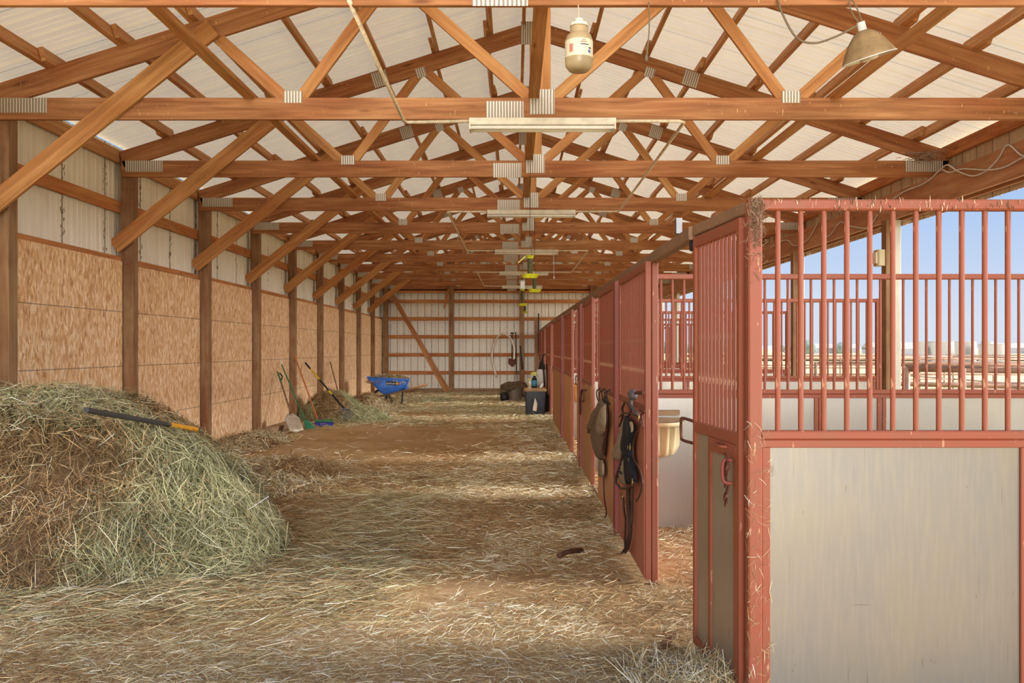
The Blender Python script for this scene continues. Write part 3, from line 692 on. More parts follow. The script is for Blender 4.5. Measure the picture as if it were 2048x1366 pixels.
cloth([(262, 860), (300, 1000), (298, 1185), (235, 1190), (215, 1080), (235, 950)], X0-.006, .008, 'canvas', 'nose_panel', T)
MB().tube([SX(*G(*p), X0-.035) for p in ((250, 810), (215, 1010), (175, 1110), (175, 1190), (215, 1245), (290, 1240), (370, 1190))], .010, 6).build('noseband', 'leather', T, smooth=True)
MB().tube([SX(*G(*p), X0-.03) for p in ((230, 980), (200, 1060), (235, 1080))], .014, 6).build('strap_keeper', 'webbing', T)
for k, (a, b) in enumerate(((290, 800), (315, 810), (300, 965), (190, 1170), (340, 1180), (405, 500))):
    p = SX(*G(a, b), X0-.042); MB().tube([p+Vector((0, .016*math.cos(q), .022*math.sin(q))) for q in np.linspace(0, 2*math.pi, 9)], .0035, 6).build('buckle', 'brass', T, smooth=True)
cloth([(315, 545), (342, 550), (347, 640), (322, 645)], X0-.034, .003, 'tub', 'care_tag', T, 0)
T = thing('hackamore_cap', 'grey rubber cup hung on the top hook of the red stall door', 'rubber cup')
p = SX(*G(345, 260), X0-.035); MB().ball(p, (.03, .06, .036), n=14, jit=.1).build('cup', 'greycap', T, smooth=True)
MB().tube(curve([SX(*G(330, 300), X0-.03), SX(*G(330, 380), X0-.04), SX(*G(400, 470), X0-.03)], 6), .011, 6).build('strap', 'greycap', T, smooth=True)
MB().tube([SX(*G(380, 240), X0-.02), SX(*G(460, 240), X0-.02)], .012, 6).build('hook', 'rust', T)
T = thing('bridle', 'brown leather bridle with a long thin rein hanging beside the black halter', 'bridle')
MB().tube(curve([SX(*G(*q), X0-.03) for q in ((205, 490), (250, 455), (330, 460), (400, 500), (425, 560), (380, 670), (350, 780), (355, 920), (400, 1010), (430, 1090), (445, 1200), (420, 1310), (385, 1375))], 6), .0065, 6).build('rein', 'leather', T, smooth=True)
MB().tube(curve([SX(*G(*q), X0-.02) for q in ((260, 340), (235, 400), (240, 470), (225, 540), (205, 590))], 5), .009, 6).build('cheek_strap', 'leather', T, smooth=True)
MB().tube(curve([SX(*G(*q), X0-.02) for q in ((290, 350), (320, 420), (310, 470))], 5), .009, 6).build('crown_strap', 'leather', T, smooth=True)
MB().tube(curve([SX(*G(*q), X0-.02) for q in ((420, 420), (470, 440), (440, 470), (455, 600))], 5), .007, 6).build('rust_hook', 'rust', T, smooth=True)
def R4(x, y): return (1160+x/4.554, 900+y/4.554)
T = thing('lead_rope', 'dark braided lead rope hanging to the floor from the red stall door', 'lead rope')
rp = curve([SX(*R4(*q), X0-.02) for q in ((440, 330), (440, 480), (455, 640), (452, 780), (430, 880), (410, 920))], 10)
MB().tube(rp, [.014+.003*(k % 2) for k in range(len(rp))], 8).build('braid', 'rope', T, smooth=True)
MB().tube(curve([SX(*R4(*q), X0-.015) for q in ((395, 430), (400, 540), (415, 640), (410, 800), (412, 945))], 6), .008, 6).build('strap_end', 'leather', T, smooth=True)
MB().tube(curve([SX(*R4(*q), X0-.02) for q in ((400, 915), (380, 940), (340, 962))], 6), .009, 6).build('tassel', 'rope', T, smooth=True)
p = SX(*R4(380, 420), X0-.03); MB().tube([p+Vector((0, .045*math.cos(q), .032*math.sin(q))) for q in np.linspace(0, 2*math.pi, 9)], .004, 6).build('buckle', 'brass', T, smooth=True)
MB().tube([SX(*R4(478, 330), X0-.01), SX(*R4(472, 665), X0-.01)], .010, 6).build('strap_tail', 'leather', T)
# set two
def H(x, y): return (1060+x/4.554, 780+y/4.554)
def cloth2(pts, X, thick, mat, name, parent, bulge=.02):
    global G; g0 = G; G = lambda x, y: H(x, y)
    o = cloth(pts, X, thick, mat, name, parent, bulge); G = g0; return o
T = thing('fly_mask', 'tan and brown mesh fly mask hanging on the tan stall door', 'fly mask')
cloth2([(690, 60), (640, 130), (575, 250), (548, 350), (556, 395), (600, 412), (612, 470), (628, 590), (660, 640), (690, 560), (705, 300), (700, 120)], X0-.005, .02, 'mesh', 'mesh_cloth', T, .05)
cloth2([(692, 130), (650, 200), (618, 390), (640, 420), (672, 400), (695, 300)], X0-.04, .012, 'canvas', 'eye_panel', T, .03)
MB().tube(curve([SX(*H(*q), X0-.03) for q in ((690, 60), (640, 130), (575, 250), (548, 350), (558, 400), (600, 412), (650, 380))], 5), .008, 6).build('edge_binding', 'leather', T, smooth=True)
T = thing('lead_rope', 'long thin dark strap trailing to the floor from the tan stall door', 'lead rope')
MB().tube(curve([SX(*H(*q), X0-.02) for q in ((700, 70), (705, 300), (690, 480), (672, 700), (675, 960), (694, 1100), (690, 1150), (660, 1195))], 8), .007, 6).build('strap', 'leather', T, smooth=True)
MB().tube(curve([SX(*H(*q), X0-.03) for q in ((660, 200), (690, 350), (680, 450), (665, 560), (680, 620))], 8), .012, 6).build('chain', 'rust', T, smooth=True)
cloth2([(640, 640), (672, 650), (675, 775), (636, 778)], X0-.02, .015, 'canvas', 'weight_pouch', T, .01)
for k, (x, y) in enumerate(((640, 20), (665, 35), (690, 20), (715, 40), (735, 30))):
    p = SX(*H(x, y), X0-.02); tag(MB().tube(curve([p+Vector((0, .0, .03)), p+Vector((-.03, .01, .01)), p+Vector((-.03, -.02, -.05)), p+Vector((-.005, 0, -.09+.02*(k % 2)))], 4), .006, 6).build('tack_clip', 'string', smooth=True), f'dark clip, {ORD[k]} from the left on the tan stall door', 'clip', 'dark clips above the fly mask')
tag(MB().tube(curve([(.78, 9.55, 1.0), (.745, 9.5, .98), (.745, 9.5, .88), (.745, 9.9, .88), (.745, 9.9, .97), (.78, 9.85, .99)], 5), .009, 6).build('grab_bar', 'rust', smooth=True), 'rusty handle loop on the third stall front', 'handle')
tag(MB().tube(curve([(.78, 10.05, .98), (.75, 10.07, .9), (.75, 10.12, .78), (.75, 10.05, .7), (.75, 10.0, .85), (.77, 10.05, .98)], 5), .009, 6).build('strap_loop', 'leather', smooth=True), 'short dark strap loop beside the rusty handle loop', 'strap')
# far gear by the bin
T = thing('saddle_bag', 'black and white bag hanging on the far stall front beyond the bin', 'bag', (.66, 21.2, 0))
MB().lathe([(0, 1.22), (.05, 1.1), (.085, .95)], n=10).build('neck', 'black', T, smooth=True); MB().lathe([(.085, .95), (.13, .93), (.15, .75), (.14, .58), (0, .52)], n=10, M4=None).build('body', 'white', T, smooth=True)
tag(MB().tube(curve([(.7, 20.4, 1.3), (.66, 20.4, 1.25), (.68, 20.5, .9), (.70, 20.35, .5), (.72, 20.4, .25), (.76, 20.3, .6), (.74, 20.3, 1.1)], 6), .022, 6).build('rope_hank', 'rope', smooth=True), 'brown rope hank hanging behind the charcoal bin', 'rope')
tag(MB().tube(curve([(.74, 20.8, 1.32), (.68, 20.8, 1.3), (.68, 21.1, 1.15), (.72, 21.3, 1.05)], 6), .018, 6).build('rope_hank', 'rope', smooth=True), 'brown rope loop beside the black and white bag', 'rope')
# ---------------------------------------------------------------- bin, bottles, pail
T = thing('storage_bin', 'charcoal plastic bin with a dusty tan lid by the far stalls', 'bin', (.45, 19.15, 0))
def rrect(w, d, z, r=.05, n=4):
    out = []
    for cx, cy, a in ((w/2-r, d/2-r, 0), (-w/2+r, d/2-r, 1), (-w/2+r, -d/2+r, 2), (w/2-r, -d/2+r, 3)):
        for k in range(n+1):
            t = (a+k/n)*math.pi/2; out.append(Vector((cx+r*math.cos(t), cy+r*math.sin(t), z)))
    return out
def loft(rings, mat, name, parent, sm=True):
    mb = MB(); n = len(rings[0])
    for r_ in rings: mb.v += r_
    for i in range(len(rings)-1):
        for k in range(n):
            k2 = (k+1) % n; mb.f.append((i*n+k, i*n+k2, (i+1)*n+k2, (i+1)*n+k)); mb.mi.append(0); mb.uv += [(0, 0)]*4
    mb.f.append(tuple(reversed(range(n)))); mb.mi.append(0); mb.uv += [(0, 0)]*n; e = (len(rings)-1)*n; mb.f.append(tuple(e+k for k in range(n))); mb.mi.append(0); mb.uv += [(0, 0)]*n
    return mb.build(name, mat, parent, smooth=math.radians(40))
loft([rrect(.38, .38, 0), rrect(.40, .40, .02), rrect(.47, .47, .53)], 'charcoal', 'body', T); loft([rrect(.50, .50, .53), rrect(.51, .51, .56), rrect(.46, .46, .6)], 'dustlid', 'lid', T)
MB().poly([(-.06, -.222, .12), (.02, -.222, .10), (.04, -.228, .26), (-.01, -.232, .40), (-.03, -.230, .30)], .004, (0, -1, 0)).build('worn_patch', 'alu', T)
T = thing('stall_bucket', 'black bucket behind the charcoal bin by the stall front', 'bucket', (.66, 19.75, 0)); MB().lathe([(0, .0), (.12, 0), (.15, .42), (.13, .42), (.11, .03)], n=18).build('body', 'black', T, smooth=math.radians(40)); MB().tube([(.15*math.cos(t), 0, .42+.14*math.sin(t)) for t in np.linspace(0, math.pi, 9)], .005, 6).build('bail', 'steel', T)
def bottle(x, y, z, h, body, cap, label, trig):
    T = thing('spray_bottle', label, 'spray bottle', (x, y, z), group='spray bottles on the bin lid')
    MB().lathe([(0, 0), (.05*h/.3, 0), (.05*h/.3, h*.55), (.02*h/.3, h*.7), (.02*h/.3, h*.76)], n=14).build('body', body, T, smooth=math.radians(50))
    MB().lathe([(.051*h/.3, h*.12), (.052*h/.3, h*.12), (.052*h/.3, h*.48), (.051*h/.3, h*.48)], n=14).build('label', trig, T, smooth=True)
    MB().box(-.05*h/.3, .035*h/.3, -.02, .02, h*.76, h, ch=.006).box(-.075*h/.3, -.05*h/.3, -.01, .01, h*.86, h*.94).build('trigger_head', cap, T)
bottle(.43, 19.1, .6, .34, 'black', 'yellow', 'tall dark spray bottle with yellow head on the bin lid', 'labelblue'); bottle(.33, 19.05, .6, .20, 'white', 'yellow', 'small white spray bottle with yellow head on the bin lid', 'tub')
tag(MB().poly([(.54, 19.1, .6), (.6, 19.1, .6), (.63, 19.1, .7), (.57, 19.1, .68)], .04, (0, 1, 0)).build('white_rag', 'white'), 'white rag on the bin lid beside the bottles', 'rag')
T = thing('feed_pail', 'brown grey pail under a crumpled jacket near the far wall', 'pail', (-.0, 24.2, 0)); MB().lathe([(0, 0), (.19, 0), (.23, .38), (.21, .38), (.17, .02)], n=20).build('body', 'pail', T, smooth=math.radians(40))
mb = MB()
for (c, r) in (((-.12, -.02, .38), (.27, .26, .16)), ((.1, .05, .42), (.26, .25, .13)), ((-.28, -.05, .2), (.12, .2, .2)), ((.27, .02, .28), (.1, .2, .17)), ((-.02, -.16, .44), (.2, .1, .1))): mb.ball(c, r, n=16, jit=.10)
tag(mb.build('canvas_jacket', 'tarp', smooth=True, loc=(0, 24.2, 0)), 'crumpled brown canvas jacket thrown over the pail', 'jacket')
tag(MB().ball((-.28, 24.0, .13), (.12, .14, .14), n=14, jit=.12).build('black_bag', 'black', smooth=True), 'black lump under the left side of the jacket', 'bag')
# hose and tools on the far wall
hp = curve([PX(993, 755, YB-.3), PX(984, 722, YB-.3), PX(985, 695, YB-.3), PX(996, 673, YB-.3), PX(1008, 668, YB-.3), PX(1021, 677, YB-.3), PX(1028, 698, YB-.3), PX(1027, 719, YB-.3)], 6)
tag(MB().tube(hp, .032, 8).build('hose', 'pvc', smooth=True), 'white hose bent in an arch on the far wall', 'hose')
T = thing('hanging_shovel', 'shovel hung head down on the far wall beside the hose', 'shovel', (-.08, YB-.22, 0)); MB().tube([(0, 0, 1.95), (-.0, 0, 1.1)], .018, 8).build('shaft', 'string', T); MB().poly([(-.12, 0, 1.12), (.12, 0, 1.12), (.13, 0, .95), (.0, 0, .84), (-.13, 0, .95)], .02, (0, -1, 0)).build('blade', 'rust', T); MB().tube([(-.06, 0, 1.96), (.06, 0, 1.96)], .02, 8).build('grip', 'black', T)
T = thing('hanging_fork', 'long dark fork hung right of the shovel on the far wall', 'fork', (.04, YB-.22, 0)); MB().tube([(0, 0, 2.0), (.02, 0, .7)], .016, 8).build('shaft', 'string', T)
for k in range(3): MB().tube([(.02, 0, .72), (-.03+.05*k, 0, .68), (-.03+.05*k, 0, .40)], .009, 6).build('tine', 'steel', T)
T = thing('pry_bar', 'dark bar leaning on the right post of the far wall', 'bar', (.24, YB-.26, 0)); MB().tube([(-.05, 0, 1.55), (.03, 0, .75)], .025, 8).build('shaft', 'string', T)

# ---------------------------------------------------------------- hanging things
T = thing('hanging_jar', 'big dusty plastic jar hanging on a string under the nearest truss', 'jar', (.362, 4.95, 3.02))
r = .078
MB().lathe([(0.0, -.012), (.055, -.012), (r-.004, .01), (r, .03), (r, .155), (.068, .185), (.05, .198), (.05, .225), (.046, .235)], n=28).build('body', 'jar', T, smooth=math.radians(50))
MB().lathe([(r+.001, .055), (r+.001, .15)], n=28).build('paper_label', 'jarlabel', T, smooth=True)
def onjar(a0, a1, z0, z1, mat, nm):
    mb = MB(); n = 6
    for z in (z0, z1):
        for k in range(n+1):
            t = -math.pi/2+a0+(a1-a0)*k/n; mb.v.append(Vector(((r+.002)*math.cos(t), (r+.002)*math.sin(t), z)))
    for k in range(n): mb.f.append((k, k+1, n+2+k, n+1+k)); mb.mi.append(0); mb.uv += [(0, 0)]*4
    mb.build(nm, mat, T)
onjar(.05, .65, .112, .117, 'ink', 'print_line'); onjar(.05, .5, .125, .131, 'inkred', 'print_mark'); onjar(.18, .4, .136, .141, 'inkred', 'print_mark'); onjar(.62, .85, .070, .088, 'inkblue', 'print_square'); onjar(.66, .9, .094, .102, 'ink', 'print_mark'); onjar(-.8, -.5, .075, .12, 'inkred', 'faded_print')
MB().lathe([(.02, .262), (.05, .255), (.052, .238), (.048, .236), (.012, .262), (.03, .275), (.004, .29)], n=20).build('funnel_cap', 'lampwhite', T, smooth=True)
MB().tube([(0, 0, .28), (-.004, 0, .36)], .003, 6).build('string', 'pvc', T)
tag(MB().tube(curve([(.755, 4.96, 3.40), (.758, 4.96, 3.25), (.745, 4.96, 3.10)], 5), [.004]*10+[.008], 6).ball((.742, 4.96, 3.085), (.012, .012, .022), n=8, jit=.2).build('rope_end', 'cord', smooth=True), 'short rope end with a frayed knot right of the hanging jar', 'rope')
T = thing('pendant_lamp', 'dusty metal shade lamp hanging tilted from the nearest truss', 'hanging lamp', (1.955, 4.95, 3.235))
R = Matrix.Rotation(math.radians(-17), 4, 'Y') @ Matrix.Rotation(math.radians(8), 4, 'X')
MB().lathe([(.028, .0), (.055, -.015), (.095, -.06), (.125, -.11), (.148, -.155)], n=32, M4=R).build('shade', 'shade', T, smooth=True)
MB().lathe([(.146, -.156), (.123, -.112), (.093, -.062), (.053, -.018), (.0, -.012)], n=32, M4=R).build('shade_inside', 'shadein', T, smooth=True)
MB().lathe([(.148, -.153), (.152, -.156), (.148, -.159), (.144, -.156)], n=32, M4=R).build('rim', 'white', T, smooth=True)
MB().lathe([(.0, -.15), (.03, -.17), (.05, -.165), (.055, -.14), (.02, -.06)], n=16, M4=R).build('bulb', 'shadein', T, smooth=True)
MB().lathe([(.0, .05), (.022, .048), (.024, .0), (.028, -.004)], n=16, M4=R).build('socket', 'white', T, smooth=True)
MB().tube(curve([(-.02, 0, .04), (-.06, 0, .1), (-.075, 0, .16), (-.06, 0, .172), (-.03, 0, .12), (.0, 0, .04)], 5), .004, 6).build('hanger', 'cord', T, smooth=True)
tag(MB().tube(curve([(1.48, 4.97, 3.44), (1.50, 4.95, 3.34), (1.58, 4.95, 3.20), (1.68, 4.95, 3.165), (1.80, 4.95, 3.20), (1.93, 4.95, 3.265)], 8), .006, 6).build('slack_cord', 'cord', smooth=True), 'slack grey cord looping to the hanging shade lamp', 'cord')
def trap(px, ybot, ytop, Y, label, top=True, ystr=None):
    b = PX(px, ybot, Y); h = (ybot-ytop)*Y/F; T = thing('fly_trap', label, 'fly trap', b, group='yellow fly traps hanging in the aisle')
    MB().lathe([(0, .0), (.075, .0), (.105, .045), (.10, .047), (.07, .01)], n=20).build('tray', 'yellow', T, smooth=math.radians(50))
    MB().lathe([(.028, .02), (.03, h-.03)], n=14).build('sleeve', 'darkfly', T, smooth=True)
    if top: MB().lathe([(.0, h-.035), (.03, h-.035), (.048, h-.002), (0, h)], n=18).build('cap', 'yellow', T, smooth=math.radians(40))
    zt_ = ZC+.1-b.z
    MB().tube([(.03, 0, h-.01), (.0, 0, h+.12), (0, 0, zt_)], .003, 5).build('string', 'string', T)
trap(1060, 557, 511, 9.70, 'nearest yellow fly trap with a dark sleeve, hanging on a long black string')
trap(1069, 585, 550, 13.0, 'second yellow fly trap, hanging lower behind the nearest one', top=False)
trap(1045, 612, 578, 17.4, 'third yellow fly trap with a white top, hanging left of the others')
trap(1050, 626, 606, 26.0, 'smallest and farthest yellow fly trap', top=False)
tag(MB().box(-.045, .045, -.03, .03, 0, .16, ch=.01).build('trap_cap', 'white', loc=PX(1045, 578, 17.4)), 'white box on top of the third fly trap', 'box')
tag(MB().beam(PX(1036, 526, 9.7), PX(1051, 513, 9.7), .03, .01).build('yellow_strip', 'yellow'), 'slanted yellow strip beside the nearest fly trap', 'strip')
b_ = PX(1108, 555, TY[5]-.1); tag(MB().tube([b_, b_+Vector((-.01, 0, (ZC-b_.z)))], .006, 6).ball(b_, (.014, .014, .03), n=8).build('pull_cord', 'wirewhite', smooth=True), 'thin pull cord with white end under the third tube light', 'cord')
# cables on the header
xh = 4.665
def cable(pts, lb): tag(MB().tube(curve([SX(x, y, xh) for x, y in pts], 6), .008, 6).build('header_cable', 'wirewhite', smooth=True), lb, 'cable', 'white cables along the right header')
cable([(2200, 215), (2085, 285), (2048, 312), (2016, 290), (1996, 318), (1972, 342), (1945, 352), (1915, 342), (1895, 330), (1880, 340), (1850, 366), (1800, 388), (1760, 425)], 'white cable looping along the right header, upper strand')
cable([(2200, 240), (2048, 314), (2010, 334), (1975, 340), (1925, 338), (1900, 345), (1886, 340)], 'lower white cable strand sagging between staples on the right header')
cable([(1755, 430), (1735, 455), (1700, 452), (1680, 445), (1660, 470), (1640, 478)], 'white cable sagging on the right header above the nearest bars')
cable([(1640, 430), (1632, 452), (1615, 480), (1590, 492), (1572, 480), (1540, 495)], 'far white cable strand looping on the right header behind the bars')
mb = MB(); c = Vector((4.58, TY[2]-.02, 3.60))
for k in range(90):
    a = random.uniform(0, 6.28); d = Vector((math.cos(a), math.sin(a)*.6, random.uniform(-.25, .25))); p = c+Vector((random.gauss(0, .09), random.gauss(0, .05), random.gauss(0, .035))); mb.tube([p-d*.08, p+d*.01+Vector((0, 0, .01)), p+d*.08], .003, 4)
tag(mb.build('bird_nest', 'nest'), 'twiggy bird nest on the right end of the second truss', 'bird nest')
T = thing('meter_box', 'beige box fixed to a roof post on the open right side', 'box', (4.615, 10.95, 2.48)); MB().box(-.1, .0, 0, .16, 0, .2, ch=.02).build('housing', 'tub', T); MB().box(-.115, -.1, .02, .14, .03, .17, ch=.004).build('cover', 'lampwhite', T)

# ---------------------------------------------------------------- straw helpers
def fbm(x, y, s, seed=0):
    v = 0; a = 1
    for o in range(4):
        ph = seed*1.7+o*2.3
        v = v+a*(np.sin(x*s+1.3*np.sin(y*s*.9+ph)+ph)*np.cos(y*s*1.1+1.1*np.sin(x*s*.8-ph)+ph*1.3)); a *= .5; s *= 2.07
    return v
PAL = np.array([lin(c) for c in ((206, 190, 152), (184, 160, 114), (164, 136, 90), (232, 224, 200), (146, 116, 76), (182, 170, 130))])
PALG = np.array([lin(c) for c in ((168, 166, 122), (148, 148, 104), (188, 182, 142), (130, 130, 88), (204, 194, 152), (158, 150, 106))])
PALB = np.array([lin(c) for c in ((152, 116, 74), (126, 94, 58), (174, 140, 96), (106, 78, 48), (196, 166, 122), (138, 114, 74))])
def strands(P, D, Nn, L, Wd, col, bend):
    """P root, D direction, Nn surface normal, arrays -> verts, faces, cols (2 quads each)"""
    n = len(P); D = D/np.linalg.norm(D, axis=1, keepdims=True); rv = rng.normal(size=(n, 3)); S = np.cross(D, rv); S /= np.linalg.norm(S, axis=1, keepdims=True)
    B = np.cross(D, S)*bend[:, None]*L[:, None]
    a = P-D*L[:, None]*.5; b = P+B; c = P+D*L[:, None]*.5
    w = S*Wd[:, None]*.5
    V = np.stack([a-w*.7, a+w*.7, b-w, b+w, c-w*.3, c+w*.3], 1).reshape(-1, 3)
    i = np.arange(n)[:, None]*6; Fc = np.concatenate([i+np.array([0, 1, 3, 2]), i+np.array([2, 3, 5, 4])], 1).reshape(-1, 4)
    return V, Fc, np.repeat(col, 6, 0)
def straw_mesh(name, parts, base=None):
    Vs, Fs, Cs = [], [], []; k = 0
    for V, Fc, Cc in parts: Vs.append(V); Fs.append(Fc+k); Cs.append(Cc); k += len(V)
    V = np.concatenate(Vs).astype(np.float32); Fc = np.concatenate(Fs).astype(np.int32); Cc = np.concatenate(Cs).astype(np.float32)
    me = bpy.data.meshes.new(name); me.vertices.add(len(V)); me.vertices.foreach_set('co', V.ravel()); me.loops.add(Fc.size); me.loops.foreach_set('vertex_index', Fc.ravel())
    me.polygons.add(len(Fc)); me.polygons.foreach_set('loop_start', np.arange(0, Fc.size, 4, dtype=np.int32)); me.update(calc_edges=True)
    ca = me.color_attributes.new('col', 'FLOAT_COLOR', 'POINT'); ca.data.foreach_set('color', np.concatenate([Cc, np.ones((len(Cc), 1), np.float32)], 1).ravel())
    me.materials.append(M['straw']); me.polygons.foreach_set('use_smooth', np.ones(len(Fc), bool)); o = bpy.data.objects.new(name, me); COL.objects.link(o); return o
def pick(pal, n, jit=.18):
    c = pal[rng.integers(0, len(pal), n)]; return np.clip(c*(1+rng.normal(0, jit, (n, 1))), .004, .95)
def grid_part(x0, x1, y0, y1, nx, ny, fz, fcol):
    X, Y = np.meshgrid(np.linspace(x0, x1, nx), np.linspace(y0, y1, ny)); Z = fz(X, Y); V = np.stack([X, Y, Z], -1).reshape(-1, 3)
    i = (np.arange(ny-1)[:, None]*nx+np.arange(nx-1)[None, :]).reshape(-1, 1); Fc = i+np.array([0, 1, nx+1, nx])
    return V, Fc, fcol(X.ravel(), Y.ravel(), Z.ravel())
def on_surface(n, x, y, fz, e=.02):
    z = fz(x, y); gx = (fz(x+e, y)-z)/e; gy = (fz(x, y+e)-z)/e; Nn = np.stack([-gx, -gy, np.ones_like(gx)], 1); Nn /= np.linalg.norm(Nn, axis=1, keepdims=True)
    return np.stack([x, y, z], 1), Nn, gx, gy
def gen_a(n):
    z = rng.random(n)**.8*1.15; x = .925+rng.random(n)**1.5*.10; P = np.stack([x, 3.493+0*x, z], 1); D = np.stack([rng.normal(0, .8, n), rng.normal(0, .08, n), rng.normal(0, 1, n)], 1)
    return P, D, rng.uniform(.015, .06, n), rng.uniform(.0012, .0026, n), pick(PAL, n)
stuck('stuck_straw', 'bits of straw stuck to the red corner post of the nearest partition', gen_a, 170)
def gen_b(n):
    x = rng.uniform(.94, 2.2, n); P = np.stack([x, 3.497+0*x, rng.uniform(2.0, 2.045, n)], 1); D = np.stack([rng.normal(0, .12, n), rng.normal(0, .03, n), 1+0*x], 1)
    return P, D, rng.uniform(.008, .03, n), rng.uniform(.002, .005, n), pick(np.array([lin(c) for c in ((216, 180, 150), (196, 160, 128), (90, 66, 50))]), n, .1)
stuck('bird_droppings', 'pale droppings streaked along the top rail of the nearest partition', gen_b, 120)
def gen_c(n):
    x = .957+rng.normal(0, .018, n); z = 2.045-np.abs(rng.normal(0, .11, n)); P = np.stack([x, 3.495+rng.uniform(-.01, .0, n), z], 1); D = np.stack([rng.normal(0, .6, n), rng.normal(0, .15, n), rng.normal(0, 1, n)], 1)
    return P, D, rng.uniform(.01, .05, n), rng.uniform(.001, .003, n), pick(np.array([lin(c) for c in ((124, 96, 70), (104, 80, 58), (150, 122, 94))]), n, .1)
stuck('dusty_cobweb', 'brown dusty cobweb on the top corner of the nearest partition', gen_c, 500)
# ---------------------------------------------------------------- floor straw
n = 300000
yy = 3.0*(29/3.0)**rng.random(n*2)**1.15; xx = rng.uniform(-4.35, 4.5, n*2)
dens = np.clip(.75+.5*fbm(xx, yy, .9, 3), .05, 1.3)
bare = np.clip(1.5*np.exp(-(((xx+2.0)/2.2)**2+((yy-14.3)/2.3)**2)), 0, 1); bare2 = np.exp(-(((xx+2.6)/1.3)**2+((yy-10.9)/1.4)**2)); dens *= np.clip(1-1.1*bare-.5*bare2, .02, 1)
dens *= np.where((yy > 7) & (yy < 20), .72, 1)
dens *= np.where(yy > 20, np.where(xx < -.2, .8, 1), 1)
keep = rng.random(n*2) < dens/1.3; vis = np.abs(xx) < yy*.62+.2; keep &= vis; xx, yy = xx[keep][:n], yy[keep][:n]; m_ = len(xx)
th = rng.uniform(0, np.pi, m_); el = rng.normal(0, .16, m_)
D_ = np.stack([np.cos(th), np.sin(th), el], 1); Lh = rng.uniform(.03, .16, m_)*np.clip(yy/9, .8, 1.4); Wd = np.clip(.0026*(yy/5)**.75, .0022, .010)*rng.uniform(.6, 1.3, m_)
tn = fbm(xx, yy, 1.1, 5)[:, None]; colr = np.where(tn > .25, pick(PALB, m_), pick(PAL, m_)); gm = (rng.random((m_, 1)) < np.where(yy > 15, .45, .08)[:, None]); colr = np.where(gm, pick(PALG, m_), colr)
colr = np.where(rng.random((m_, 1)) < .25, pick(PAL, m_), colr)
zf = .012+np.abs(rng.normal(0, .012, m_))+.012*np.clip(fbm(xx, yy, 2.3, 2), 0, 2)
P_ = np.stack([xx, yy, zf], 1)
o = straw_mesh('floor_straw', [strands(P_, D_, None, Lh, Wd, colr, rng.normal(0, .12, m_))])
tag(o, 'loose golden straw scattered over the aisle and stall floor', 'straw', kind='stuff')

# ---------------------------------------------------------------- big hay pile
def smooth(a, b, x): t = np.clip((x-a)/(b-a), 0, 1); return t*t*(3-2*t)
def pile_z(x, y, raw=False):
    ed = np.minimum(-1.50-.40*np.clip(y-5.9, 0, 9)-x+.10*fbm(x, y, 1.6, 1), 9)
    hr = 1.12*(1-np.exp(-np.clip(ed, 0, 9)/.58))*1.04
    # front face: steep on the left, gentle on the right
    fy = 5.05+.35*smooth(-3.0, -1.7, x)+.06*fbm(x, y*0, 3.0, 4); run = .42+.55*smooth(-2.9, -1.9, x)
    hf = smooth(0, 1, (y-fy)/run); bk = smooth(0, 1, (9.6-y)/1.9)
    z = np.minimum(hr, 1.10)*hf**.8*bk+(.045*fbm(x, y, 2.6, 7)+.02*fbm(x, y, 7.5, 3))*hf*np.clip(ed*2, 0, 1)*bk
    return z-.02
def pile_col(x, y, z):
    m = smooth(-2.75, -2.35, x+.10*np.sin(z*7))[:, None]; t = smooth(.88, 1.03, z)[:, None]; return m, t
zf2 = lambda x, y: pile_z(x, y)
n = 120000
x = rng.uniform(-4.38, -1.1, n*2); y = rng.uniform(4.9, 9.5, n*2); w_ = np.where(y < 6.4, 1.0, .5); k_ = rng.random(n*2) < w_; x, y = x[k_], y[k_]
P, Nn, gx, gy = on_surface(len(x), x, y, zf2); ok = (P[:, 2] > .005) & (rng.random(len(x)) < np.clip(np.sqrt(1+gx**2+gy**2)/3.0, .3, 1)); P, Nn = P[ok][:n], Nn[ok][:n]; x, y = P[:, 0], P[:, 1]; m_ = len(P)
dn = np.stack([Nn[:, 0]*Nn[:, 2], Nn[:, 1]*Nn[:, 2], -(1-Nn[:, 2]**2)], 1); tg = rng.normal(size=(m_, 3)); tg -= Nn*np.sum(tg*Nn, 1, keepdims=True); tg /= np.linalg.norm(tg, axis=1, keepdims=True)
m, t = pile_col(x, y, P[:, 2])
D_ = tg+dn*rng.uniform(.2, 2.2, (m_, 1))*m+np.array([.9, -.1, .1])*(1-m)*rng.choice([-1, 1], (m_, 1))*rng.random((m_, 1))+Nn*rng.normal(.12, .28, (m_, 1))
Lh = rng.uniform(.06, .24, m_)*(.75+.45*m[:, 0]); Wd = rng.uniform(.0020, .0046, m_)
g = np.clip(np.maximum(m, t*.7)+.25*fbm(x, y, 3., 2)[:, None], 0, 1); cb = np.where(rng.random((m_, 1)) < g, pick(PALG, m_, .28), pick(PALB, m_, .3)); cb = np.where(rng.random((m_, 1)) < .14, pick(PAL, m_), cb)
clump = .9+.22*fbm(x*1.0, P[:, 2]*2+y, 4.0, 6)[:, None]; cb = np.clip(cb*np.clip(clump, .6, 1.25), .004, .9)
P = P+Nn*np.abs(rng.normal(.012, .03, (m_, 1)))
def bcol(x, y, z):
    m, t = pile_col(x, y, z); a = np.array(lin((92, 68, 42))); b = np.array(lin((100, 96, 64))); q = np.maximum(m, t*.7); return a*(1-q)+b*q
def pz_rough(X, Y): return pile_z(X, Y)+.035*rng.normal(size=X.shape)*np.clip(pile_z(X, Y)*4, 0, 1)-.02
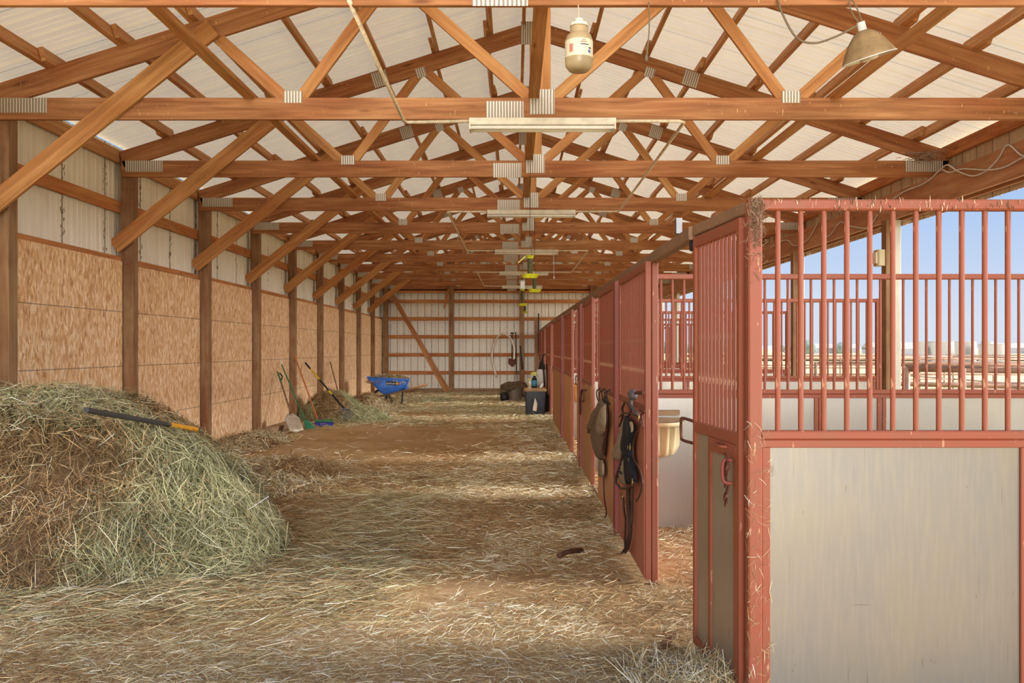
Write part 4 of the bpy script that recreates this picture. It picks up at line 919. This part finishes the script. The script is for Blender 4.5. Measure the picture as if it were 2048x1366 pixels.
o = straw_mesh('hay_pile', [grid_part(-4.39, -1.05, 4.85, 9.6, 150, 210, pz_rough, bcol), strands(P, D_, Nn, Lh, Wd, cb, rng.normal(0, .16, m_))])
tag(o, 'large mound of brown and green hay filling the left foreground', 'hay pile', kind='stuff')
# apron of loose hay around its foot
n = 16000; a_ = rng.random(n); x = -4.3+3.6*a_+rng.normal(0, .1, n); y = np.where(rng.random(n) < .55, 4.85+rng.normal(0, .35, n)+.25*a_, rng.uniform(4.8, 8.6, n)); x = np.where(y > 5.4, -1.15+rng.normal(0, .3, n), x)
P = np.stack([x, y, .02+np.abs(rng.normal(0, .03, n))], 1); th = rng.uniform(-1.1, 1.3, n); D_ = np.stack([np.cos(th), np.sin(th), rng.normal(0, .12, n)], 1)
o = straw_mesh('hay_apron', [strands(P, D_, None, rng.uniform(.08, .28, n), rng.uniform(.0018, .0035, n), np.where(rng.random((n, 1)) < .28, pick(PALG, n), np.where(rng.random((n, 1)) < .5, pick(PALB, n), pick(PAL, n))), rng.normal(0, .12, n))])
tag(o, 'loose hay stalks strewn around the foot of the large mound', 'hay', kind='stuff')
def mound(name, label, cx, cy, rx, ry, h, pal, pal2, nst, seed, lump=.3, wd=1.):
    def fz(x, y):
        d = ((x-cx)/rx)**2+((y-cy)/ry)**2; b = np.clip(1-d*(1+.25*fbm(x, y, 2.0, seed)), 0, 1); return h*b**.75*(1+lump*fbm(x, y, 3.1, seed+2)*.5)-.015
    n = nst*3; x = rng.uniform(cx-rx*1.25, cx+rx*1.25, n); y = rng.uniform(cy-ry*1.25, cy+ry*1.25, n); P, Nn, gx, gy = on_surface(n, x, y, fz); d = ((x-cx)/rx)**2+((y-cy)/ry)**2
    ok = ((P[:, 2] > 0) | (rng.random(n) < .25*np.exp(-(d-1)*2))) & (P[:, 0] > -4.38); P, Nn = P[ok][:nst], Nn[ok][:nst]; m_ = len(P); P[:, 2] = np.maximum(P[:, 2], .01)
    tg = rng.normal(size=(m_, 3)); tg -= Nn*np.sum(tg*Nn, 1, keepdims=True); D_ = tg+Nn*rng.normal(.1, .3, (m_, 1)); q = fbm(P[:, 0], P[:, 1], 2.4, seed+5)[:, None] > .0
    cb = np.where(q, pick(pal, m_), pick(pal2, m_)); P = P+Nn*np.abs(rng.normal(.01, .02, (m_, 1)))
    o = straw_mesh(name, [grid_part(max(cx-rx*1.2, -4.39), cx+rx*1.2, cy-ry*1.2, cy+ry*1.2, 50, 50, fz, lambda x, y, z: np.tile(pal.mean(0)*.6, (len(x), 1))), strands(P, D_, Nn, rng.uniform(.08, .3, m_), rng.uniform(.005, .010, m_)*wd, cb, rng.normal(0, .16, m_))])
    return tag(o, label, 'hay pile', kind='stuff')
mound('hay_pile', 'small green hay pile against the left wall by the leaning tools', -3.72, 18.0, .62, .75, .52, PALG, PALB, 9000, 1)
mound('hay_pile', 'low green hay heap around the fork tines', -3.1, 17.75, .50, .55, .27, PALG, PALG, 5000, 3)
mound('hay_pile', 'brown hay heap in front of the blue wheelbarrow', -3.38, 20.0, .66, .60, .36, PALB, PAL, 10000, 5)
mound('hay_pile', 'thin spill of brown hay by the boards at the left wall', -3.95, 13.3, .45, .9, .12, PALB, PAL, 5000, 8)
mound('hay_pile', 'tuft of hay at the foot of the nearest stall door', .74, 3.72, .26, .28, .05, PALB, PAL, 6500, 9, wd=.36)
mound('hay_pile', 'scattered pale hay beyond the wheelbarrow', -2.5, 24.4, .7, .7, .05, PAL, PALG, 3500, 12)
mound('hay_pile', 'hay spill between the large mound and the left wall boards', -2.75, 9.6, .8, 1.5, .16, PALB, PAL, 9000, 14, wd=.7)
T = thing('manure_fork', 'dark grey handle with an orange grip lying on the large hay mound', 'fork handle')
def seat(px, py, lift):
    for Y in np.arange(4.9, 9.5, .01):
        p = PX(px, py, float(Y))
        if p.z < float(pile_z(np.array(p.x), np.array(p.y)))+lift: return p
    return PX(px, py, 6.3)
p0, p2 = seat(172, 820, .03), seat(392, 859, .06)
for _ in range(90):
    gap = min((p0.lerp(p2, t).z-float(pile_z(np.array(p0.lerp(p2, t).x), np.array(p0.lerp(p2, t).y)))) for t in (.2, .35, .5, .65, .8))
    if gap > .11: break
    p0 = PX(172, 820, p0.y-.02); p2 = PX(392, 859, p2.y-.02)
p1 = p0.lerp(p2, .70)
MB().tube([p0, p1], .0165, 10).build('shaft', 'darkgrip', T, smooth=math.radians(50)); MB().tube([p1, p2], .0185, 10).build('grip', 'orange', T, smooth=math.radians(50)); MB().tube([p2, p2+(p2-p1).normalized()*.012], [.0185, .012], 10).build('grip_end', 'yellowh', T)
# ---------------------------------------------------------------- leaning tools
def leaning(name, label, cat, segs, base, top, r=.016):
    T = thing(name, label, cat, base); v = Vector(top)-Vector(base)
    for a, b, mat, nm in segs: MB().tube([v*a, v*b], r, 8).build(nm, mat, T, smooth=math.radians(50))
    return T, v
X_, = (-4.36,)
T, v = leaning('scoop_shovel', 'aluminium scoop shovel with a green grip leaning on the left wall', 'shovel', [(.30, .80, 'dullh', 'shaft'), (.80, 1, 'greenh', 'grip')], (-3.78, 15.3, .02), (-4.34, 16.15, 1.02))
MB().tube(curve([v*.84, v*.9+Vector((.05, 0, .02)), v*.98+Vector((.03, 0, 0))], 5), .012, 6).build('hand_loop', 'black', T, smooth=True)
d = v.normalized(); sd = Vector((.55, .83, 0)).normalized(); nn = d.cross(sd).normalized(); mb = MB(); rows = []
for j, (a, w, c) in enumerate(((0, .15, 0), (.12, .165, .012), (.30, .165, .025), (.38, .10, .03), (.42, .03, .02))):
    for k in range(7): q = (k-3)/3; mb.v.append(d*a+sd*w*q+nn*(c+.045*(q*q)*(-1)+.03))
for j in range(4):
    for k in range(6): i_ = j*7+k; mb.f.append((i_, i_+1, i_+8, i_+7)); mb.mi.append(0); mb.uv += [(0, 0)]*4
ob = mb.build('blade', 'alu', T, smooth=True); md = ob.modifiers.new('thick', 'SOLIDIFY'); md.thickness = .008
T, v = leaning('angle_broom', 'green handled broom with green bristles leaning on the left wall', 'broom', [(.06, .94, 'greenh', 'shaft'), (.94, 1, 'white', 'tip')], (-3.74, 15.8, .12), (-4.36, 16.4, 1.22), .012)
MB().poly([(-.03, 0, .05), (.05, 0, .03), (.17, 0, -.11), (-.02, 0, -.11)], .05, (0, 1, 0)).build('bristle_head', 'greenhead', T)
T, v = leaning('push_broom', 'push broom with an orange wooden handle and blue bristles', 'broom', [(0, 1, 'woodh', 'shaft')], (-3.68, 16.5, .10), (-4.36, 17.3, 1.44), .014)
MB().box(-.05, .28, -.04, .04, -.03, .02, ch=.008).build('brush_block', 'greenh', T); MB().box(-.05, .28, -.045, .045, -.10, -.03).build('bristles', 'bluebrush', T)
T, v = leaning('manure_fork', 'manure fork with yellow and black handle leaning over the green hay pile', 'fork', [(.0, .30, 'black', 'lower_grip'), (.30, .38, 'yellowh', 'yellow_ring'), (.38, .62, 'black', 'mid_grip'), (.62, .86, 'yellowh', 'upper_sleeve'), (.86, 1, 'black', 'end_grip')], (-3.32, 17.2, .27), (-4.34, 18.3, 1.15), .018)
d = v.normalized(); sd = Vector((.75, .66, 0)); dd = -d; dd = Vector((.35, -.15, -1)).normalized()
MB().tube([sd*-.11, sd*.11], .012, 6).build('fork_head', 'steel', T)
for k in range(7):
    q = -.11+.22*k/6; MB().tube(curve([sd*q, sd*q+dd*.12+Vector((.03, 0, 0)), sd*q+dd*.25], 3), .006, 5).build('tine', 'steel', T)
T, v = leaning('old_shovel', 'far shovel with a red socket leaning on the left wall', 'shovel', [(.0, .35, 'rust', 'socket'), (.35, 1, 'dullh', 'shaft')], (-3.72, 18.9, .30), (-4.37, 20.9, 1.13), .014)
MB().poly([(-.1, -.02, .02), (.1, .02, .02), (.12, -.02, -.2), (0, -.04, -.28), (-.12, -.06, -.2)], .015, (0, -1, 0)).build('blade', 'rust', T)
# ---------------------------------------------------------------- wheelbarrow
WB = thing('wheelbarrow', 'blue wheelbarrow full of hay at the far end of the left wall', 'wheelbarrow', (-3.28, 23.0, 0), math.radians(4))
side = [(-.54, .70), (.53, .645), (.46, .40), (-.09, .26), (-.20, .34)]
def ring(sc, yw, dz=0): return None
mb = MB(); top = []; bot = []
T_ = [(-.54, .70), (-.1, .68), (.3, .66), (.53, .645)]; B_ = [(-.22, .34), (-.09, .26), (.25, .34), (.46, .42)]
for sy in (-1, 1):
    for x, z in T_: mb.v.append(Vector((x, sy*(.33 if x > -.5 else .24), z)))
    for x, z in B_: mb.v.append(Vector((x, sy*.20, z)))
q = lambda s, k, b: s*8+k+(4 if b else 0)
for s_ in (0, 1):
    for k in range(3): mb.f.append((q(s_, k, 0), q(s_, k+1, 0), q(s_, k+1, 1), q(s_, k, 1)))
for k in range(3): mb.f.append((q(0, k, 1), q(0, k+1, 1), q(1, k+1, 1), q(1, k, 1)))
for k in (0, 3): mb.f.append((q(0, k, 0), q(0, k, 1), q(1, k, 1), q(1, k, 0)))
mb.mi = [0]*len(mb.f); mb.uv = [(0, 0)]*(4*len(mb.f)); ob = mb.build('tray', 'blue', WB, smooth=math.radians(60))
md = ob.modifiers.new('b', 'BEVEL'); md.width = .05; md.segments = 3; md = ob.modifiers.new('t', 'SOLIDIFY'); md.thickness = .012
rim = [Vector((x, -(.335 if x > -.5 else .24), z+.005)) for x, z in T_]+[Vector((x, (.335 if x > -.5 else .24), z+.005)) for x, z in reversed(T_)]; MB().tube(rim+[rim[0]], .015, 8).build('rim', 'blue', WB, smooth=True)
MB().beam((-.05, -.315, .565), (.29, -.312, .545), .095, .006, (0, 1, 0)).build('sticker', 'ink' if False else 'black', WB)
MB().lathe([(0, 0), (.036, 0), (.036, .006), (0, .006)], (.24, -.316, .548), 18, M4=Matrix.Rotation(math.pi/2, 4, 'X')).build('sticker_logo', 'orange', WB)
tx = bpy.data.curves.new('lettering', 'FONT'); tx.body = 'Jackson'; tx.size = .075; tx.extrude = .001; tx.shear = .3; to = bpy.data.objects.new('lettering', tx); COL.objects.link(to); to.parent = WB; to.location = (-.045, -.322, .538); to.rotation_euler = (math.pi/2, math.radians(3), 0); tm = bpy.data.meshes.new_from_object(to); tm.materials.clear(); tm.materials.append(M['white']); t2 = bpy.data.objects.new('lettering', tm); COL.objects.link(t2); t2.parent = WB; t2.location = to.location; t2.rotation_euler = to.rotation_euler; bpy.data.objects.remove(to); t2.name = 'lettering'
MB().lathe([(.17, -.035), (.19, -.03), (.2, 0), (.19, .03), (.17, .035), (.14, .02), (.14, -.02), (.17, -.035)], (-.22, 0, .2), 28, M4=Matrix.Rotation(math.pi/2, 4, 'X')).build('tyre', 'black', WB, smooth=True)
MB().lathe([(.0, -.02), (.05, -.025), (.14, -.012), (.14, .012), (.05, .025), (0, .02)], (-.22, 0, .2), 20, M4=Matrix.Rotation(math.pi/2, 4, 'X')).build('wheel_rim', 'tub', WB, smooth=True)
for sy in (-1, 1):
    MB().tube([(-.26, sy*.06, .2), (.0, sy*.16, .26), (.4, sy*.22, .36), (1.0, sy*.30, .50)], .02, 8).build('handle', 'woodh' if sy > 0 else 'dullh', WB, smooth=True)
    MB().tube([(.36, sy*.2, .38), (.34, sy*.24, .02), (.1, sy*.24, .015), (.0, sy*.17, .25)], .012, 8).build('leg', 'black', WB, smooth=True)
def wz(x, y): d = ((x-(-3.28))/.55)**2+((y-23)/.33)**2; return .55+.17*np.clip(1-d, 0, 1)**.6+.0*x
n = 3500; x = rng.uniform(-3.8, -2.8, n); y = rng.uniform(22.7, 23.3, n); P = np.stack([x, y, wz(x, y)+rng.uniform(0, .05, n)], 1); ok = P[:, 2] > .57; P = P[ok]; n = len(P)
D_ = rng.normal(size=(n, 3))*np.array([1, 1, .35]); o = straw_mesh('barrow_hay', [grid_part(-3.78, -2.8, 22.72, 23.28, 24, 16, wz, lambda x, y, z: np.tile(PALB.mean(0)*.7, (len(x), 1))), strands(P, D_, None, rng.uniform(.06, .22, n), rng.uniform(.005, .009, n), np.where(rng.random((n, 1)) < .6, pick(PALB, n), pick(PAL, n)), rng.normal(0, .15, n))])
tag(o, 'brown hay heaped in the blue wheelbarrow', 'hay', kind='stuff')
tag(MB().beam((-4.1, 28.9, .08), (-2.6, 28.7, .08), .1, .12).build('floor_board', 'greywood'), 'grey board lying at the foot of the far wall beyond the wheelbarrow', 'board')
tag(MB().tube(curve([(.30, 6.02, .03), (.36, 6.06, .05), (.42, 6.12, .045), (.47, 6.2, .03)], 4), .018, 8).build('dropped_glove', 'leather', smooth=True), 'dark red piece of webbing dropped on the aisle floor', 'webbing')
tag(MB().ball((1.22, 5.1, .05), (.045, .04, .035), n=12, jit=.15).build('dung_clod', 'string', smooth=True), 'dark dung clod on the bedding inside the nearest opening', 'dung')
tag(MB().beam((.62, 3.95, .015), (.80, 4.45, .015), .03, .02).build('wood_scrap', 'rust'), 'rusty strip on the floor by the nearest stall door', 'strip')

# ---------------------------------------------------------------- outside
def rail_run(x0, y0, x1, y1, label, rails=(.45, .82, 1.19), rr=.025):
    T = thing('pipe_fence', label, 'fence', (x0, y0, 0), group='pipe fences of the outdoor runs'); dx, dy = x1-x0, y1-y0; Ln = math.hypot(dx, dy)
    for z in rails: MB().tube([(0, 0, z), (dx, dy, z)], rr, 8).build('rail', 'pipe_rail', T, smooth=True)
    for k in range(int(Ln/2.6)+1):
        t = min(1, k*2.6/Ln); MB().tube([(dx*t, dy*t, -.05), (dx*t, dy*t, rails[-1]+.02)], rr*1.2, 8).build('fence_post', 'pipe_rail', T, smooth=True)
for k, Y in enumerate((10.6, 15.8, 21.4, 28.6)):
    rail_run(5.4, Y, 13.5+k*.5, Y+.15, f'{ORD[k]} weathered pipe fence reaching out from the open side')
rail_run(5.6, 12.6, 10.6, 8.8, 'pipe gate swung open at a slant in the nearest outdoor run', (.4, .8, 1.16), .045); rail_run(6.8, 16.5, 12.4, 12.0, 'second slanted pipe gate farther out in the runs', (.4, .8, 1.16), .045)
rail_run(13.6, 8, 14.5, 34, 'long pipe fence closing the outer ends of the runs'); rail_run(6, 33, 40, 35, 'distant pipe fence crossing the dry field')
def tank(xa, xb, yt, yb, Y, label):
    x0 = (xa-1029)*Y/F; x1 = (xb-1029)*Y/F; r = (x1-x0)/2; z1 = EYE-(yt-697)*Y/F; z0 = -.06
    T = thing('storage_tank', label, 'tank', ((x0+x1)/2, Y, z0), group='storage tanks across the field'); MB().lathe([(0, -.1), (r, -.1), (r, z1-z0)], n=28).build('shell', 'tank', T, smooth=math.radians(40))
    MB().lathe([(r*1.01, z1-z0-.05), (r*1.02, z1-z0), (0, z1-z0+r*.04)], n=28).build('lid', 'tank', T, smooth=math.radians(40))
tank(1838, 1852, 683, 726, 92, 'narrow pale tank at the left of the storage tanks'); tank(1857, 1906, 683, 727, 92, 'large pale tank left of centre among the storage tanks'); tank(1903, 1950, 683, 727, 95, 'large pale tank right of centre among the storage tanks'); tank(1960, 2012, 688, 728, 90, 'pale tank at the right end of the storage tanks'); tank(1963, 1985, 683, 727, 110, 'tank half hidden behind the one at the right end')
struct(plane('ground_green_strip', -20, 260, 105, 118, .05, 'crop'))
def hills():
    mb = MB(); n = 120
    for k in range(n+1):
        x = -900+2600*k/n; h = 3.5+2*math.sin(x*.004)+1.5*math.sin(x*.013+1)+.8*math.sin(x*.041); mb.v += [Vector((x, 1500, -2)), Vector((x, 1600, h)), Vector((x, 1800, h*.6))]
    for k in range(n):
        a = 3*k; mb.f += [(a, a+3, a+4, a+1), (a+1, a+4, a+5, a+2)]; mb.mi += [0, 0]; mb.uv += [(0, 0)]*8
    return mb.build('hills', 'hill', smooth=True)
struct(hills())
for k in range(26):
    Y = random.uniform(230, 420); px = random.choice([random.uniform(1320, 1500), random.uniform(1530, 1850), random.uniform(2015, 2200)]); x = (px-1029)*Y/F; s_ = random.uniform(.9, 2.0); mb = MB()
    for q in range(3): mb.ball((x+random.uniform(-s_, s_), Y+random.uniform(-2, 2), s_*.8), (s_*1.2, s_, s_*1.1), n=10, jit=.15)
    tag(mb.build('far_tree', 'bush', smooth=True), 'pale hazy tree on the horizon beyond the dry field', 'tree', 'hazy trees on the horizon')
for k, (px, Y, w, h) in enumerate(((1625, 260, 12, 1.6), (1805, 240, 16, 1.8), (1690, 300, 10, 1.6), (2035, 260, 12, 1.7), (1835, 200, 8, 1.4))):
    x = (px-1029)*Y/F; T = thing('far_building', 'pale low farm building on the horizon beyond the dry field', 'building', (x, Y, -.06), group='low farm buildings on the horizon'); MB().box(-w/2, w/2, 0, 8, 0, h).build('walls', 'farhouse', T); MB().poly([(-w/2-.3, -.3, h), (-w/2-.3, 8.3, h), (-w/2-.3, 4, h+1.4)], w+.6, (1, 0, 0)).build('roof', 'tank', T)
